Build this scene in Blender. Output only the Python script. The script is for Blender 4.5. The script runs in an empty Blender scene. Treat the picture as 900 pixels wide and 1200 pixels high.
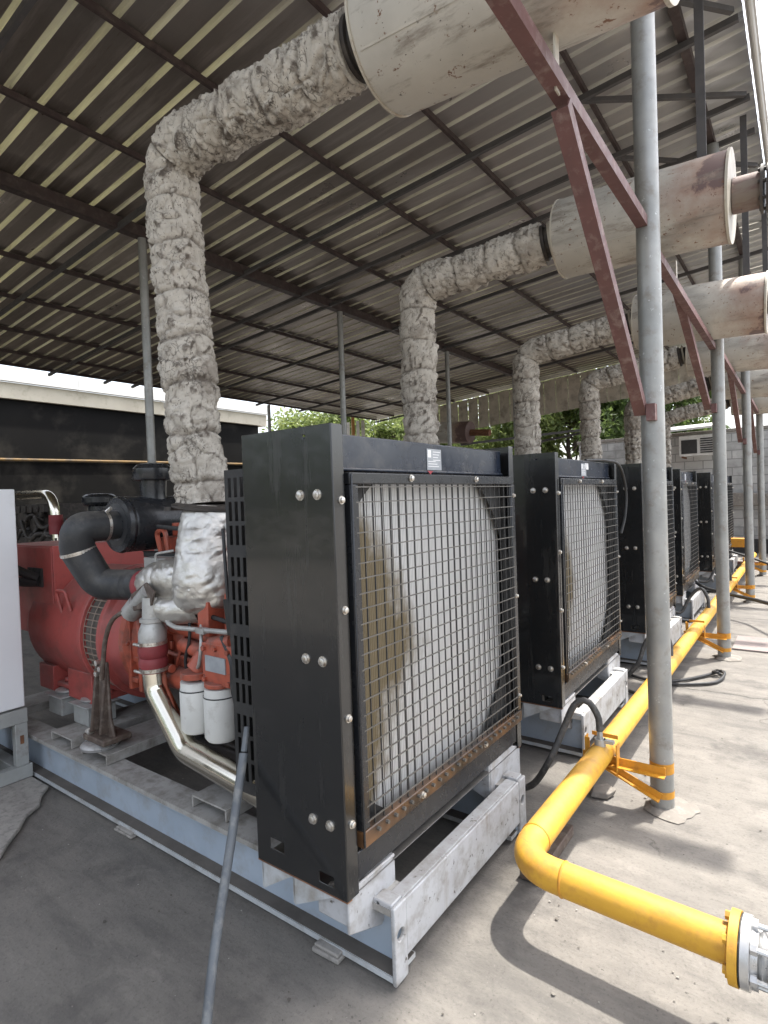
import bpy, math, random
from mathutils import Vector, Matrix, noise
R = math.radians
random.seed(7)
S = bpy.context.scene
COL = S.collection
V = Vector

# ------------------------------------------------------------------ mesh helpers
class MB:
    def __init__(s): s.v = []; s.f = []; s.m = []; s.s = []; s.att = []
    def add(s, vs, fs, mi=0, smooth=False):
        o = len(s.v); s.v += [V(p) for p in vs]
        for f in fs: s.f.append([o + i for i in f]); s.m.append(mi); s.s.append(smooth)
        return s
    def box(s, x0, x1, y0, y1, z0, z1, mi=0):
        p = [(x, y, z) for z in (z0, z1) for y in (y0, y1) for x in (x0, x1)]
        return s.add(p, [(0, 2, 3, 1), (4, 5, 7, 6), (0, 1, 5, 4), (2, 6, 7, 3), (0, 4, 6, 2), (1, 3, 7, 5)], mi)
    def bar(s, a, b, w, h, up=(0, 0, 1), mi=0):
        a = V(a); b = V(b); d = (b - a).normalized(); u = V(up)
        sd = d.cross(u)
        if sd.length < 1e-4: sd = d.cross(V((1, 0, 0)))
        sd.normalize(); u = sd.cross(d)
        p = []
        for c in (a, b):
            for (i, j) in ((-1, -1), (1, -1), (1, 1), (-1, 1)): p.append(c + sd * (i * w / 2) + u * (j * h / 2))
        return s.add(p, [(0, 1, 2, 3), (7, 6, 5, 4), (0, 4, 5, 1), (1, 5, 6, 2), (2, 6, 7, 3), (3, 7, 4, 0)], mi)
    def angle(s, a, b, w, t, up=(0, 0, 1), side=1, mi=0):       # L-section bar
        a = V(a); b = V(b); d = (b - a).normalized(); u = V(up)
        sd = d.cross(u).normalized() * side; u = sd.cross(d).normalized()
        if u.dot(V(up)) < 0: u = -u
        pr = [(0, 0), (w, 0), (w, t), (t, t), (t, w), (0, w)]
        p = [c + sd * i + u * j for c in (a, b) for (i, j) in pr]
        fs = [tuple(range(6)), tuple(range(11, 5, -1))] + [(i, i + 6, (i + 1) % 6 + 6, (i + 1) % 6) for i in range(6)]
        return s.add(p, fs, mi)
    def lathe(s, org, ax, prof, n=24, mi=0, smooth=True, cap=True):  # prof: (distance along axis, radius)
        org = V(org); ax = V(ax).normalized()
        u = ax.orthogonal().normalized(); w = ax.cross(u)
        vs = []; fs = []
        for (t, r) in prof:
            for k in range(n):
                a = 2 * math.pi * k / n
                vs.append(org + ax * t + (u * math.cos(a) + w * math.sin(a)) * r)
        for i in range(len(prof) - 1):
            for k in range(n):
                k2 = (k + 1) % n
                fs.append((i * n + k, i * n + k2, (i + 1) * n + k2, (i + 1) * n + k))
        s.add(vs, fs, mi, smooth)
        if cap:
            o = len(s.v) - n * len(prof)
            s.f.append([o + k for k in range(n - 1, -1, -1)]); s.m.append(mi); s.s.append(False)
            e = o + n * (len(prof) - 1)
            s.f.append([e + k for k in range(n)]); s.m.append(mi); s.s.append(False)
        return s
    def cyl(s, a, b, r, n=20, mi=0, r2=None):
        a = V(a); b = V(b)
        return s.lathe(a, b - a, [(0, r), ((b - a).length, r if r2 is None else r2)], n, mi)
    def tube(s, pts, r, n=12, mi=0, rf=None, disp=None):
        pts = [V(p) for p in pts]; N = len(pts)
        tan = [((pts[min(i + 1, N - 1)] - pts[max(i - 1, 0)])).normalized() for i in range(N)]
        u = tan[0].orthogonal().normalized(); vs = []; L = 0
        for i in range(N):
            if i: L += (pts[i] - pts[i - 1]).length
            u = (u - tan[i] * u.dot(tan[i])).normalized(); w = tan[i].cross(u)
            rr = rf(i / (N - 1)) if rf else r
            for k in range(n):
                a = 2 * math.pi * k / n
                d = u * math.cos(a) + w * math.sin(a)
                q = rr
                if disp:
                    e = disp(pts[i] + d * rr, a, L)
                    if isinstance(e, tuple): s.att.append(e[1]); e = e[0]
                    q = rr * (1 + e)
                vs.append(pts[i] + d * q)
        fs = []
        for i in range(N - 1):
            for k in range(n):
                k2 = (k + 1) % n
                fs.append((i * n + k, i * n + k2, (i + 1) * n + k2, (i + 1) * n + k))
        s.add(vs, fs, mi, True)
        o = len(s.v) - n * N
        s.f.append([o + k for k in range(n - 1, -1, -1)]); s.m.append(mi); s.s.append(True)
        s.f.append([o + n * (N - 1) + k for k in range(n)]); s.m.append(mi); s.s.append(True)
        return s
    def prism(s, poly, vec, mi=0, smooth=False):                 # poly: 3-D loop, vec: extrusion
        n = len(poly); vec = V(vec); P = [V(p) for p in poly]
        nrm = V((0, 0, 0))
        for i in range(n): nrm += P[i].cross(P[(i + 1) % n])
        if nrm.dot(vec) > 0: P = P[::-1]
        vs = P + [p + vec for p in P]
        fs = [tuple(range(n)), tuple(range(2 * n - 1, n - 1, -1))] + [(i, i + n, (i + 1) % n + n, (i + 1) % n) for i in range(n)]
        return s.add(vs, fs, mi, smooth)
    def grid(s, fn, us, vs_, skip, depth, mi=0):
        # plate of cells with some left open; fn(u, v, d) -> point
        nu, nv = len(us), len(vs_)
        idx = {}
        def vid(i, j, k):
            if (i, j, k) not in idx:
                idx[(i, j, k)] = len(s.v); s.v.append(V(fn(us[i], vs_[j], depth[k])))
            return idx[(i, j, k)]
        def q(*a): s.f.append(list(a)); s.m.append(mi); s.s.append(False)
        solid = lambda i, j: 0 <= i < nu - 1 and 0 <= j < nv - 1 and (i, j) not in skip
        for i in range(nu - 1):
            for j in range(nv - 1):
                if not solid(i, j): continue
                q(vid(i, j, 0), vid(i + 1, j, 0), vid(i + 1, j + 1, 0), vid(i, j + 1, 0))
                q(vid(i, j, 1), vid(i, j + 1, 1), vid(i + 1, j + 1, 1), vid(i + 1, j, 1))
                if not solid(i - 1, j): q(vid(i, j, 0), vid(i, j + 1, 0), vid(i, j + 1, 1), vid(i, j, 1))
                if not solid(i + 1, j): q(vid(i + 1, j, 0), vid(i + 1, j, 1), vid(i + 1, j + 1, 1), vid(i + 1, j + 1, 0))
                if not solid(i, j - 1): q(vid(i, j, 0), vid(i, j, 1), vid(i + 1, j, 1), vid(i + 1, j, 0))
                if not solid(i, j + 1): q(vid(i, j + 1, 0), vid(i + 1, j + 1, 0), vid(i + 1, j + 1, 1), vid(i, j + 1, 1))
        return s
    def holeplate(s, fn, u0, u1, v0, v1, cu, cv, r, depth, n=20, mi=0, clampcirc=False):
        # rectangular plate with a round hole
        out = []; inn = []
        angs = sorted([2 * math.pi * k / n for k in range(n)] + [math.atan2(b - cv, a - cu) % (2 * math.pi) for a in (u0, u1) for b in (v0, v1)])
        for a in angs:
            c, sn = math.cos(a), math.sin(a); t = 1e9
            if c > 1e-9: t = min(t, (u1 - cu) / c)
            if c < -1e-9: t = min(t, (u0 - cu) / c)
            if sn > 1e-9: t = min(t, (v1 - cv) / sn)
            if sn < -1e-9: t = min(t, (v0 - cv) / sn)
            rr = min(r, t * .985)
            out.append((cu + c * t, cv + sn * t)); inn.append((cu + c * rr, cv + sn * rr))
        n = len(angs); vs = []
        for d in depth:
            vs += [fn(a, b, d) for (a, b) in out] + [fn(a, b, d) for (a, b) in inn]
        fs = []
        for k in range(n):
            k2 = (k + 1) % n
            fs += [(k, k2, n + k2, n + k), (2 * n + k, 3 * n + k, 3 * n + k2, 2 * n + k2),
                   (n + k, n + k2, 3 * n + k2, 3 * n + k), (k, 2 * n + k, 2 * n + k2, k2)]
        return s.add(vs, fs, mi)
    def build(s, name, mats, parent=None, org=None, bevel=0, sharp=35):
        org = V(org) if org is not None else (V(parent['_o']) if parent is not None and '_o' in parent else V((0, 0, 0)))
        me = bpy.data.meshes.new(name)
        me.from_pydata([tuple(p - org) for p in s.v], [], s.f)
        if not isinstance(mats, (list, tuple)): mats = [mats]
        for m in mats: me.materials.append(m)
        me.polygons.foreach_set('material_index', s.m)
        me.polygons.foreach_set('use_smooth', [True] * len(s.f))
        me.validate(); me.update()
        if s.att and len(s.att) == len(me.vertices): me.attributes.new('dirt', 'FLOAT', 'POINT').data.foreach_set('value', s.att)
        import bmesh
        bm = bmesh.new(); bm.from_mesh(me); bmesh.ops.recalc_face_normals(bm, faces=bm.faces); bm.to_mesh(me); bm.free()
        me.set_sharp_from_angle(angle=R(sharp))
        o = bpy.data.objects.new(name, me); COL.objects.link(o)
        if parent is not None: o.parent = parent; o['_o'] = tuple(org)
        else: o.location = org
        if bevel:
            b = o.modifiers.new('Bevel', 'BEVEL'); b.width = bevel; b.segments = 2; b.limit_method = 'ANGLE'; b.angle_limit = R(40)
        return o

def tag(o, label, cat, group=None):
    o['label'] = label; o['category'] = cat
    if group: o['group'] = group
    return o
def struct(o): o['kind'] = 'structure'; return o
def thing(name, label, cat, loc, group=None):
    o = bpy.data.objects.new(name, None); COL.objects.link(o); o.location = loc; o.empty_display_size = .1
    o['_o'] = tuple(loc)
    return tag(o, label, cat, group)
def copy_tree(o, parent=None):
    c = o.copy(); COL.objects.link(c)
    if parent is not None: c.parent = parent
    for ch in list(o.children): copy_tree(ch, c)
    return c
def fillet(pts, rad, n=6):
    pts = [V(p) for p in pts]; out = [pts[0]]
    for i in range(1, len(pts) - 1):
        a, b, c = pts[i - 1], pts[i], pts[i + 1]
        d1 = (a - b); d2 = (c - b); r = rad[i - 1] if isinstance(rad, (list, tuple)) else rad
        ang = d1.angle(d2); t = min(r / math.tan(ang / 2), d1.length * .49, d2.length * .49)
        p1 = b + d1.normalized() * t; p2 = b + d2.normalized() * t
        for k in range(n + 1):
            u = k / n; out.append(p1 * (1 - u) ** 2 + b * 2 * u * (1 - u) + p2 * u ** 2)
    out.append(pts[-1]); return out
def resample(pts, step):
    pts = [V(p) for p in pts]; out = [pts[0]]; acc = 0
    for a, b in zip(pts, pts[1:]):
        L = (b - a).length
        if L < 1e-6: continue
        t = step - acc
        while t <= L: out.append(a + (b - a) * (t / L)); t += step
        acc = L - (t - step)
    if (out[-1] - pts[-1]).length > step * .3: out.append(pts[-1])
    return out
def spline(pts, n=6):
    P = [V(p) for p in pts]; P = [P[0] * 2 - P[1]] + P + [P[-1] * 2 - P[-2]]; out = []
    for i in range(1, len(P) - 2):
        for k in range(n):
            t = k / n; a, b, c, d = P[i - 1], P[i], P[i + 1], P[i + 2]
            out.append(.5 * ((2 * b) + (c - a) * t + (2 * a - 5 * b + 4 * c - d) * t * t + (3 * b - a - 3 * c + d) * t ** 3))
    out.append(P[-2]); return out

# ------------------------------------------------------------------ materials
class NT:
    def __init__(s, name):
        s.mat = bpy.data.materials.new(name); s.mat.use_nodes = True; s.t = s.mat.node_tree
        s.b = s.t.nodes['Principled BSDF']; s._c = None
    def n(s, typ, **kw):
        x = s.t.nodes.new(typ)
        for k, v in kw.items():
            if k in x.inputs: x.inputs[k].default_value = v
            else: setattr(x, k, v)
        return x
    def l(s, a, b): s.t.links.new(a, b)
    def co(s):
        if s._c is None:
            tc = s.n('ShaderNodeTexCoord'); oi = s.n('ShaderNodeObjectInfo')
            m = s.n('ShaderNodeMath', operation='MULTIPLY'); m.inputs[1].default_value = 41.0
            s.l(oi.outputs['Random'], m.inputs[0])
            a = s.n('ShaderNodeVectorMath', operation='ADD'); s.l(tc.outputs['Object'], a.inputs[0]); s.l(m.outputs[0], a.inputs[1])
            s._c = a.outputs[0]; s.raw = tc.outputs['Object']
        return s._c
    def noise(s, scale, detail=4, rough=.55, vec=None, dist=0):
        x = s.n('ShaderNodeTexNoise', Scale=scale, Detail=detail, Roughness=rough, Distortion=dist)
        s.l(vec or s.co(), x.inputs['Vector']); return x.outputs['Fac']
    def stretch(s, sc, vec=None):
        m = s.n('ShaderNodeMapping'); m.inputs['Scale'].default_value = sc; s.l(vec or s.co(), m.inputs['Vector']); return m.outputs[0]
    def ramp(s, fac, stops, interp='LINEAR'):
        r = s.n('ShaderNodeValToRGB'); r.color_ramp.interpolation = interp; el = r.color_ramp.elements
        while len(el) < len(stops): el.new(.5)
        for e, (p, c) in zip(el, stops):
            e.position = p; e.color = (c, c, c, 1) if isinstance(c, (int, float)) else (*c, 1)
        s.l(fac, r.inputs[0]); return r.outputs[0]
    def mix(s, fac, a, b, mode='MIX'):
        m = s.n('ShaderNodeMix', data_type='RGBA', blend_type=mode)
        for x, k in ((fac, 0), (a, 6), (b, 7)):
            if hasattr(x, 'links') or hasattr(x, 'is_output'): s.l(x, m.inputs[k])
            elif k == 0: m.inputs[0].default_value = x
            else: m.inputs[k].default_value = (*x, 1)
        return m.outputs[2]
    def math(s, op, a, b=0.0):
        m = s.n('ShaderNodeMath', operation=op)
        for x, k in ((a, 0), (b, 1)):
            if isinstance(x, (int, float)): m.inputs[k].default_value = x
            else: s.l(x, m.inputs[k])
        return m.outputs[0]
    def bump(s, h, strength=.3, dist=.01):
        b = s.n('ShaderNodeBump', Strength=strength, Distance=dist); s.l(h, b.inputs['Height'])
        if s.b.inputs['Normal'].links: s.l(s.b.inputs['Normal'].links[0].from_socket, b.inputs['Normal'])
        s.l(b.outputs[0], s.b.inputs['Normal'])
    def out(s, col=None, rough=None, metal=None):
        for v, k in ((col, 'Base Color'), (rough, 'Roughness'), (metal, 'Metallic')):
            if v is None: continue
            if isinstance(v, (int, float)): s.b.inputs[k].default_value = v
            elif isinstance(v, tuple): s.b.inputs[k].default_value = (*v, 1)
            else: s.l(v, s.b.inputs[k])
        return s.mat

def paint(name, c1, c2=None, rough=(.4, .6), metal=0, dirt=None, dirt_at=.6, scale=3, bump=.08, bscale=60, spots=None, spot_at=.68, spot_scale=25, dirt_soft=.12, dust=0, dent=0, streak=None):
    m = NT(name); c2 = c2 or tuple(x * .8 for x in c1)
    col = m.ramp(m.noise(scale, 5, .6), [(.3, c1), (.7, c2)])
    if dirt: col = m.mix(m.ramp(m.noise(scale * 2.3, 8, .65), [(dirt_at - dirt_soft, 0), (dirt_at + dirt_soft, 1)]), col, dirt)
    if spots: col = m.mix(m.ramp(m.noise(spot_scale, 6, .7), [(spot_at - .02, 0), (spot_at + .02, 1)]), col, spots)
    ro = m.ramp(m.noise(scale * 3, 6), [(.3, rough[0]), (.7, rough[1])])
    if streak:
        st = m.ramp(m.noise(9, 6, .7, m.stretch((2.2, 2.2, .16))), [(.55, 0), (.72, 1)]); st = m.math('MULTIPLY', st, m.ramp(m.noise(2.5, 5), [(.42, 0), (.62, 1)]))
        col = m.mix(st, col, streak); ro = m.mix(st, ro, (.6, .6, .6))
    if dust:      # dust settled on faces that look upwards
        ge = m.n('ShaderNodeNewGeometry'); sz = m.n('ShaderNodeSeparateXYZ'); m.l(ge.outputs['Normal'], sz.inputs[0])
        up = m.ramp(m.math('ADD', sz.outputs[2], m.math('MULTIPLY', m.math('SUBTRACT', m.noise(scale * 4, 7, .7), .5), 1.3)), [(.45, 0), (1.05, dust)])
        col = m.mix(up, col, (.25, .23, .205)); ro = m.mix(up, ro, (.9, .9, .9))
    if dent: m.bump(m.noise(2.3, 2, .4), dent, .05)
    if bump: m.bump(m.noise(bscale, 5), bump, .004)
    return m.out(col, ro, metal)

M = {}
M['galv'] = paint('galvanised_steel', (.40, .42, .42), (.28, .30, .30), (.42, .6), .55, (.22, .22, .21), .62, 6, .06, 90, (.5, .52, .52), .66, 40)
M['galv_post'] = paint('weathered_galvanised_post', (.37, .37, .355), (.26, .265, .255), (.36, .55), .45, (.20, .17, .14), .66, 5, .08, 70, (.52, .53, .53), .66, 30)
M['skid'] = paint('grey_skid_paint', (.50, .52, .53), (.40, .42, .43), (.5, .7), 0, (.27, .25, .22), .60, 4, .12, 50, (.12, .11, .1), .70, 35)
M['skid_dusty'] = paint('dusty_skid_top', (.40, .39, .37), (.27, .26, .24), (.7, .9), 0, (.17, .155, .135), .58, 5, .2, 60)
M['skid_blue'] = paint('blue_grey_skid_web', (.40, .46, .53), (.32, .38, .45), (.45, .6), 0, (.30, .31, .32), .62, 3, .06, 50)  # blue-grey paint, with bluish sky light on the web put into its colour
M['dust'] = paint('brown_dust', (.13, .115, .10), (.085, .075, .065), (.85, .95), 0, None, .6, 8, .4, 80)
M['white_skid'] = paint('white_grey_skid_paint', (.46, .47, .48), (.39, .395, .41), (.45, .6), 0, (.24, .225, .205), .57, 5, .18, 40, (.09, .08, .07), .64, 24, dust=.35, streak=(.26, .23, .19))
M['black'] = paint('black_gloss_paint', (.012, .013, .014), (.017, .017, .017), (.2, .28), 0, (.03, .03, .03), .70, 3, .0, 30, (.11, .11, .105), .745, 70, dust=.3, dent=.12, streak=(.042, .04, .037))
b_ = M['black'].node_tree.nodes['Principled BSDF']; b_.inputs['Coat Weight'].default_value = .5; b_.inputs['Coat Roughness'].default_value = .06
M['black_frame'] = paint('black_frame_paint', (.016, .018, .022), (.025, .026, .028), (.2, .34), 0, (.05, .048, .045), .7, 5, .04, 40, (.16, .15, .14), .76, 70)
M['rust_reflection_black'] = paint('black_paint_rust_and_reflection', (.05, .032, .022), (.02, .018, .017), (.2, .4), 0, (.20, .098, .04), .57, 1.6, .08, 50, (.14, .075, .04), .70, 30, dirt_soft=.12)  # orange-brown patches paint in the yellow pipe's reflection along with rust
M['tank'] = paint('dark_blue_black_tank', (.014, .020, .034), (.022, .029, .045), (.16, .3), 0, (.06, .06, .065), .62, 5, .05, 40, (.2, .2, .2), .74, 60, dust=.5, dent=.15)
M['wire'] = paint('dull_wire', (.11, .105, .095), (.16, .15, .135), (.4, .6), .3, None, .6, 20, .05)
M['wire_pale'] = paint('dusty_wire', (.30, .24, .19), (.22, .17, .14), (.5, .7), .2, None, .6, 20, .05)
M['matt_black'] = paint('matt_black', (.02, .02, .02), (.03, .03, .03), (.5, .7), 0, (.06, .055, .05), .66, 6, .06)
M['rubber'] = paint('black_rubber', (.022, .024, .027), (.035, .036, .038), (.40, .58), 0, (.07, .068, .063), .62, 5, .08, 60, None, .7, 30, dust=.35)
M['hose_grey'] = paint('worn_hose', (.035, .035, .034), (.06, .058, .055), (.5, .7), 0, (.13, .12, .11), .6, 14, .12)
M['bolt'] = paint('zinc_bolt', (.75, .74, .70), (.55, .52, .47), (.25, .45), .85, (.28, .2, .14), .6, 40, .05)
M['chrome'] = paint('polished_steel_pipe', (.80, .76, .66), (.66, .62, .53), (.14, .24), 1.0, None, .6, 5, .03, 25)
M['alu'] = paint('cast_aluminium', (.50, .50, .48), (.40, .40, .39), (.42, .58), .5, (.28, .27, .25), .62, 8, .15, 70)
M['engine_red'] = paint('orange_red_engine_paint', (.43, .100, .058), (.34, .078, .046), (.32, .52), 0, (.13, .050, .036), .60, 6, .25, 45, (.05, .03, .026), .67, 26, dust=.35)
M['alt_red'] = paint('red_alternator_paint', (.40, .085, .074), (.33, .068, .060), (.32, .5), 0, (.19, .065, .055), .62, 3, .08, 60, (.07, .04, .035), .72, 40, dust=.4)
M['silicone'] = paint('red_silicone_hose', (.26, .04, .045), (.2, .032, .036), (.5, .7), 0, None, .6, 8, .06)
M['sump'] = paint('oily_dark_casting', (.03, .026, .024), (.05, .042, .037), (.45, .7), 0, (.10, .085, .07), .62, 6, .2)
M['filter'] = paint('white_filter_can', (.72, .72, .69), (.62, .62, .59), (.35, .5), 0, (.45, .43, .39), .68, 7, .05, 60, (.25, .25, .24), .72, 60)
M['cast_brown'] = paint('brown_cast_mount', (.10, .07, .055), (.07, .052, .043), (.5, .7), 0, (.19, .16, .13), .6, 10, .2)
M['cast_ochre'] = paint('faded_ochre', (.20, .115, .03), (.14, .085, .028), (.6, .8), 0, (.06, .05, .04), .58, 2, .05)
M['yard_strip'] = paint('pinkish_strip', (.27, .225, .215), (.22, .185, .175), (.8, .9), 0, (.17, .15, .14), .6, 5, .1)
M['rust'] = paint('rust_edge', (.20, .085, .04), (.12, .055, .03), (.7, .9), 0, (.3, .15, .07), .62, 14, .2)
M['redlead'] = paint('red_oxide_steel', (.15, .070, .065), (.11, .055, .052), (.5, .7), 0, (.26, .19, .17), .64, 7, .12, 60, (.3, .24, .2), .72, 40)
M['purlin'] = paint('dark_oxide_purlin', (.055, .035, .032), (.035, .024, .022), (.55, .75), 0, (.09, .07, .06), .62, 6, .1)
M['rafter'] = paint('sooty_rafter', (.085, .08, .08), (.055, .052, .052), (.55, .75), 0, (.09, .08, .075), .62, 6, .1)
M['yellow'] = paint('yellow_gas_pipe_paint', (.66, .37, .034), (.57, .30, .028), (.38, .6), 0, (.46, .22, .035), .60, 6, .22, 55, (.15, .085, .035), .685, 20, dust=.16)
M['yellow_dull'] = paint('dull_yellow_bracket', (.62, .29, .025), (.5, .22, .02), (.4, .6), 0, (.34, .17, .04), .62, 9, .12, 50, (.15, .08, .03), .68, 40)
M['white_panel'] = paint('white_panel', (.80, .81, .83), (.76, .77, .79), (.35, .5), 0, (.66, .66, .66), .72, 2, .02)
M['frame_grey'] = paint('grey_frame_paint', (.36, .37, .36), (.28, .29, .28), (.5, .7), 0, (.2, .18, .16), .64, 6, .1, 50, (.12, .08, .06), .7, 30)
M['pvc'] = paint('grey_conduit', (.125, .14, .155), (.09, .10, .112), (.4, .55), 0, (.24, .24, .23), .64, 6, .06)
M['white_cast'] = paint('chrome_white_casting', (.60, .60, .59), (.46, .46, .46), (.25, .42), .6, (.34, .33, .31), .66, 12, .1)
M['gutter'] = paint('white_gutter', (.60, .60, .58), (.52, .52, .50), (.5, .65), 0, (.5, .48, .44), .68, 2, .04)
M['soffit'] = paint('beige_soffit', (.50, .46, .37), (.42, .38, .30), (.6, .8), 0, (.3, .27, .2), .66, 2, .06)
M['soot_wall'] = paint('soot_black_wall', (.004, .004, .004), (.008, .0078, .0075), (.9, .98), 0, (.038, .035, .030), .64, .45, .15, 12)
M['soot_wall'].node_tree.nodes['Principled BSDF'].inputs['Specular IOR Level'].default_value = .15
M['cement'] = paint('cement_collar', (.215, .197, .174), (.17, .156, .138), (.85, .95), 0, (.3, .28, .25), .62, 9, .6, 50)
M['block_stone'] = paint('broken_concrete', (.36, .34, .31), (.26, .245, .225), (.85, .95), 0, (.15, .14, .13), .62, 14, .6, 60)
M['bark'] = paint('bark', (.10, .075, .055), (.065, .05, .04), (.85, .95), 0, None, .6, 14, .6, 40)
M['cable'] = paint('black_cable', (.014, .014, .015), (.022, .022, .023), (.4, .6), 0, (.06, .055, .05), .68, 12, .05)
M['ac_white'] = paint('aged_white_metal', (.66, .66, .63), (.56, .56, .53), (.5, .6), 0, (.38, .35, .31), .64, 4, .06)
M['orange_post'] = paint('orange_painted_post', (.42, .2, .05), (.34, .16, .045), (.5, .7))
M['label'] = paint('faded_label', (.36, .38, .40), (.28, .30, .32), (.4, .6), 0, None, .6, 30, 0)
M['label_white'] = paint('white_sticker', (.8, .8, .8), (.75, .75, .75), (.4, .6), 0, None, .6, 30, 0)
M['red_mark'] = paint('red_paint_mark', (.42, .05, .06), (.3, .04, .05), (.5, .7), 0, None, .6, 30, 0)

def roof_mats():  # shade on the pans and light caught by the ribs go into the colours
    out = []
    for nm, c1, c2, c3, r in (('shaded_roof_pan', (.245, .212, .183), (.155, .132, .113), (.34, .30, .265), (.26, .46)),
                              ('lit_cream_roof_rib', (.92, .90, .72), (.82, .80, .63), (.42, .37, .30), (.3, .5))):
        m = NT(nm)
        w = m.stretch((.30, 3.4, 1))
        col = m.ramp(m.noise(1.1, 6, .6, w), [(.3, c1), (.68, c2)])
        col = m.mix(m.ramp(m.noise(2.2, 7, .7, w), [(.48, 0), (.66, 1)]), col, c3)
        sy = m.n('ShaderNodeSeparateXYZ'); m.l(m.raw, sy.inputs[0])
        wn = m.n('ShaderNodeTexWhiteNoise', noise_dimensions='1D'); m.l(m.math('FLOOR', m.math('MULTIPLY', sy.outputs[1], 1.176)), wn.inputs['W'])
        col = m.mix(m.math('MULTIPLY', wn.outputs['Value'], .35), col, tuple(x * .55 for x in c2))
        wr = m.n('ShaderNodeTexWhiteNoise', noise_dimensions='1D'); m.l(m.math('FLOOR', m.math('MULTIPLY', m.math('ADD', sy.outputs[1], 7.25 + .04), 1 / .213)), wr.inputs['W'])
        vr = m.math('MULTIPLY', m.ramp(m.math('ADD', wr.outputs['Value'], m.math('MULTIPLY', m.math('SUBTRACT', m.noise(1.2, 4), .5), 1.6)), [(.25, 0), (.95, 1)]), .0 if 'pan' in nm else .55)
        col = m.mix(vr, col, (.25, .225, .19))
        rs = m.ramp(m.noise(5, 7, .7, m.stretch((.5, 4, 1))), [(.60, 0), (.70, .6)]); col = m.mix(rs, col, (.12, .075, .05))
        # towards the open eave glare is painted in: pans lighter, ribs duller
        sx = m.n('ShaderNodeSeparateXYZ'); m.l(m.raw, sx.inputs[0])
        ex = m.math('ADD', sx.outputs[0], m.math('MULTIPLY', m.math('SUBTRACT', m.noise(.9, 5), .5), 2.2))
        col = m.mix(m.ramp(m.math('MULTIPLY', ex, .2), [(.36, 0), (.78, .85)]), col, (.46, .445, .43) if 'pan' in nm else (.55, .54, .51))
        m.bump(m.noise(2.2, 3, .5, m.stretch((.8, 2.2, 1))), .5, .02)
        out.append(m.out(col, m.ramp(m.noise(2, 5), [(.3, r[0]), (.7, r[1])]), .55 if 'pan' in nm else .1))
        if 'rib' in nm:   # translucency added so the ribs of the nearest sheets glow
            tl = m.n('ShaderNodeBsdfTranslucent'); tl.inputs['Color'].default_value = (.82, .80, .58, 1); mx = m.n('ShaderNodeMixShader')
            k = m.math('MULTIPLY', m.ramp(m.math('MULTIPLY', m.math('ADD', sy.outputs[1], 6.5), .1), [(.27, .19), (.48, .015)]), m.ramp(m.math('MULTIPLY', ex, .2), [(.30, 1), (.62, .12)]))
            k = m.math('MULTIPLY', k, m.ramp(wr.outputs['Value'], [(.0, .35), (.7, 1)]))
            m.l(k, mx.inputs[0]); m.l(m.b.outputs[0], mx.inputs[1]); m.l(tl.outputs[0], mx.inputs[2]); m.l(mx.outputs[0], m.t.nodes['Material Output'].inputs['Surface'])
    return out
M['roof_pan'], M['roof_rib'] = roof_mats()

def lagging_mat():
    m = NT('cracked_plaster_lagging')
    n1 = m.noise(9, 8, .7, None, .6); n2 = m.noise(30, 8, .75, None, 1.2)
    col = m.ramp(n1, [(.28, (.60, .56, .49)), (.5, (.52, .48, .415)), (.72, (.38, .34, .285))])
    v = m.n('ShaderNodeTexVoronoi', feature='DISTANCE_TO_EDGE', Scale=20); 
    dv = m.n('ShaderNodeVectorMath', operation='ADD'); ns = m.n('ShaderNodeTexNoise', Scale=14, Detail=5)
    m.l(m.co(), ns.inputs['Vector']); sc = m.n('ShaderNodeVectorMath', operation='SCALE'); m.l(ns.outputs['Color'], sc.inputs[0]); sc.inputs['Scale'].default_value = .16
    m.l(m.co(), dv.inputs[0]); m.l(sc.outputs[0], dv.inputs[1]); m.l(dv.outputs[0], v.inputs['Vector'])
    crack = m.ramp(v.outputs['Distance'], [(.0, 1), (.07, 0)])
    gate = m.ramp(m.noise(6, 5), [(.50, 0), (.60, .7)])
    cr = m.math('MULTIPLY', crack, gate)
    fl = m.noise(46, 5, .6, m.stretch((1, 1, .45)), 2.2); sp = m.math('MAXIMUM', m.ramp(n2, [(.60, 0), (.66, 1)]), m.ramp(fl, [(.615, 0), (.66, 1)]))
    col = m.mix(sp, col, (.115, .095, .078)); col = m.mix(m.ramp(m.noise(4.2, 7, .65), [(.54, 0), (.66, .8)]), col, (.27, .235, .195)); col = m.mix(cr, col, (.06, .05, .042))
    at = m.n('ShaderNodeAttribute', attribute_name='dirt')
    dk = m.math('MULTIPLY', at.outputs['Fac'], m.ramp(m.noise(24, 6, .7), [(.3, .45), (.6, 1)]))
    col = m.mix(m.ramp(dk, [(.22, 0), (.75, .95)]), col, (.10, .078, .060))
    m.bump(n2, .7, .012); m.bump(m.math('SUBTRACT', 1.0, cr), .6, .01)
    return m.out(col, .78, 0)
M['lag'] = lagging_mat()
def foil_mat():
    m = NT('crumpled_foil_wrap')
    n = m.noise(22, 6, .6, None, 1.5)
    col = m.ramp(m.noise(5, 6, .6), [(.3, (.70, .68, .64)), (.55, (.60, .58, .54)), (.74, (.36, .33, .29))])
    m.bump(n, .35, .010); m.bump(m.noise(75, 5, .6, None, 1), .3, .005)
    return m.out(col, m.ramp(n, [(.35, .30), (.65, .48)]), .82)
M['foil'] = foil_mat()
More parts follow.
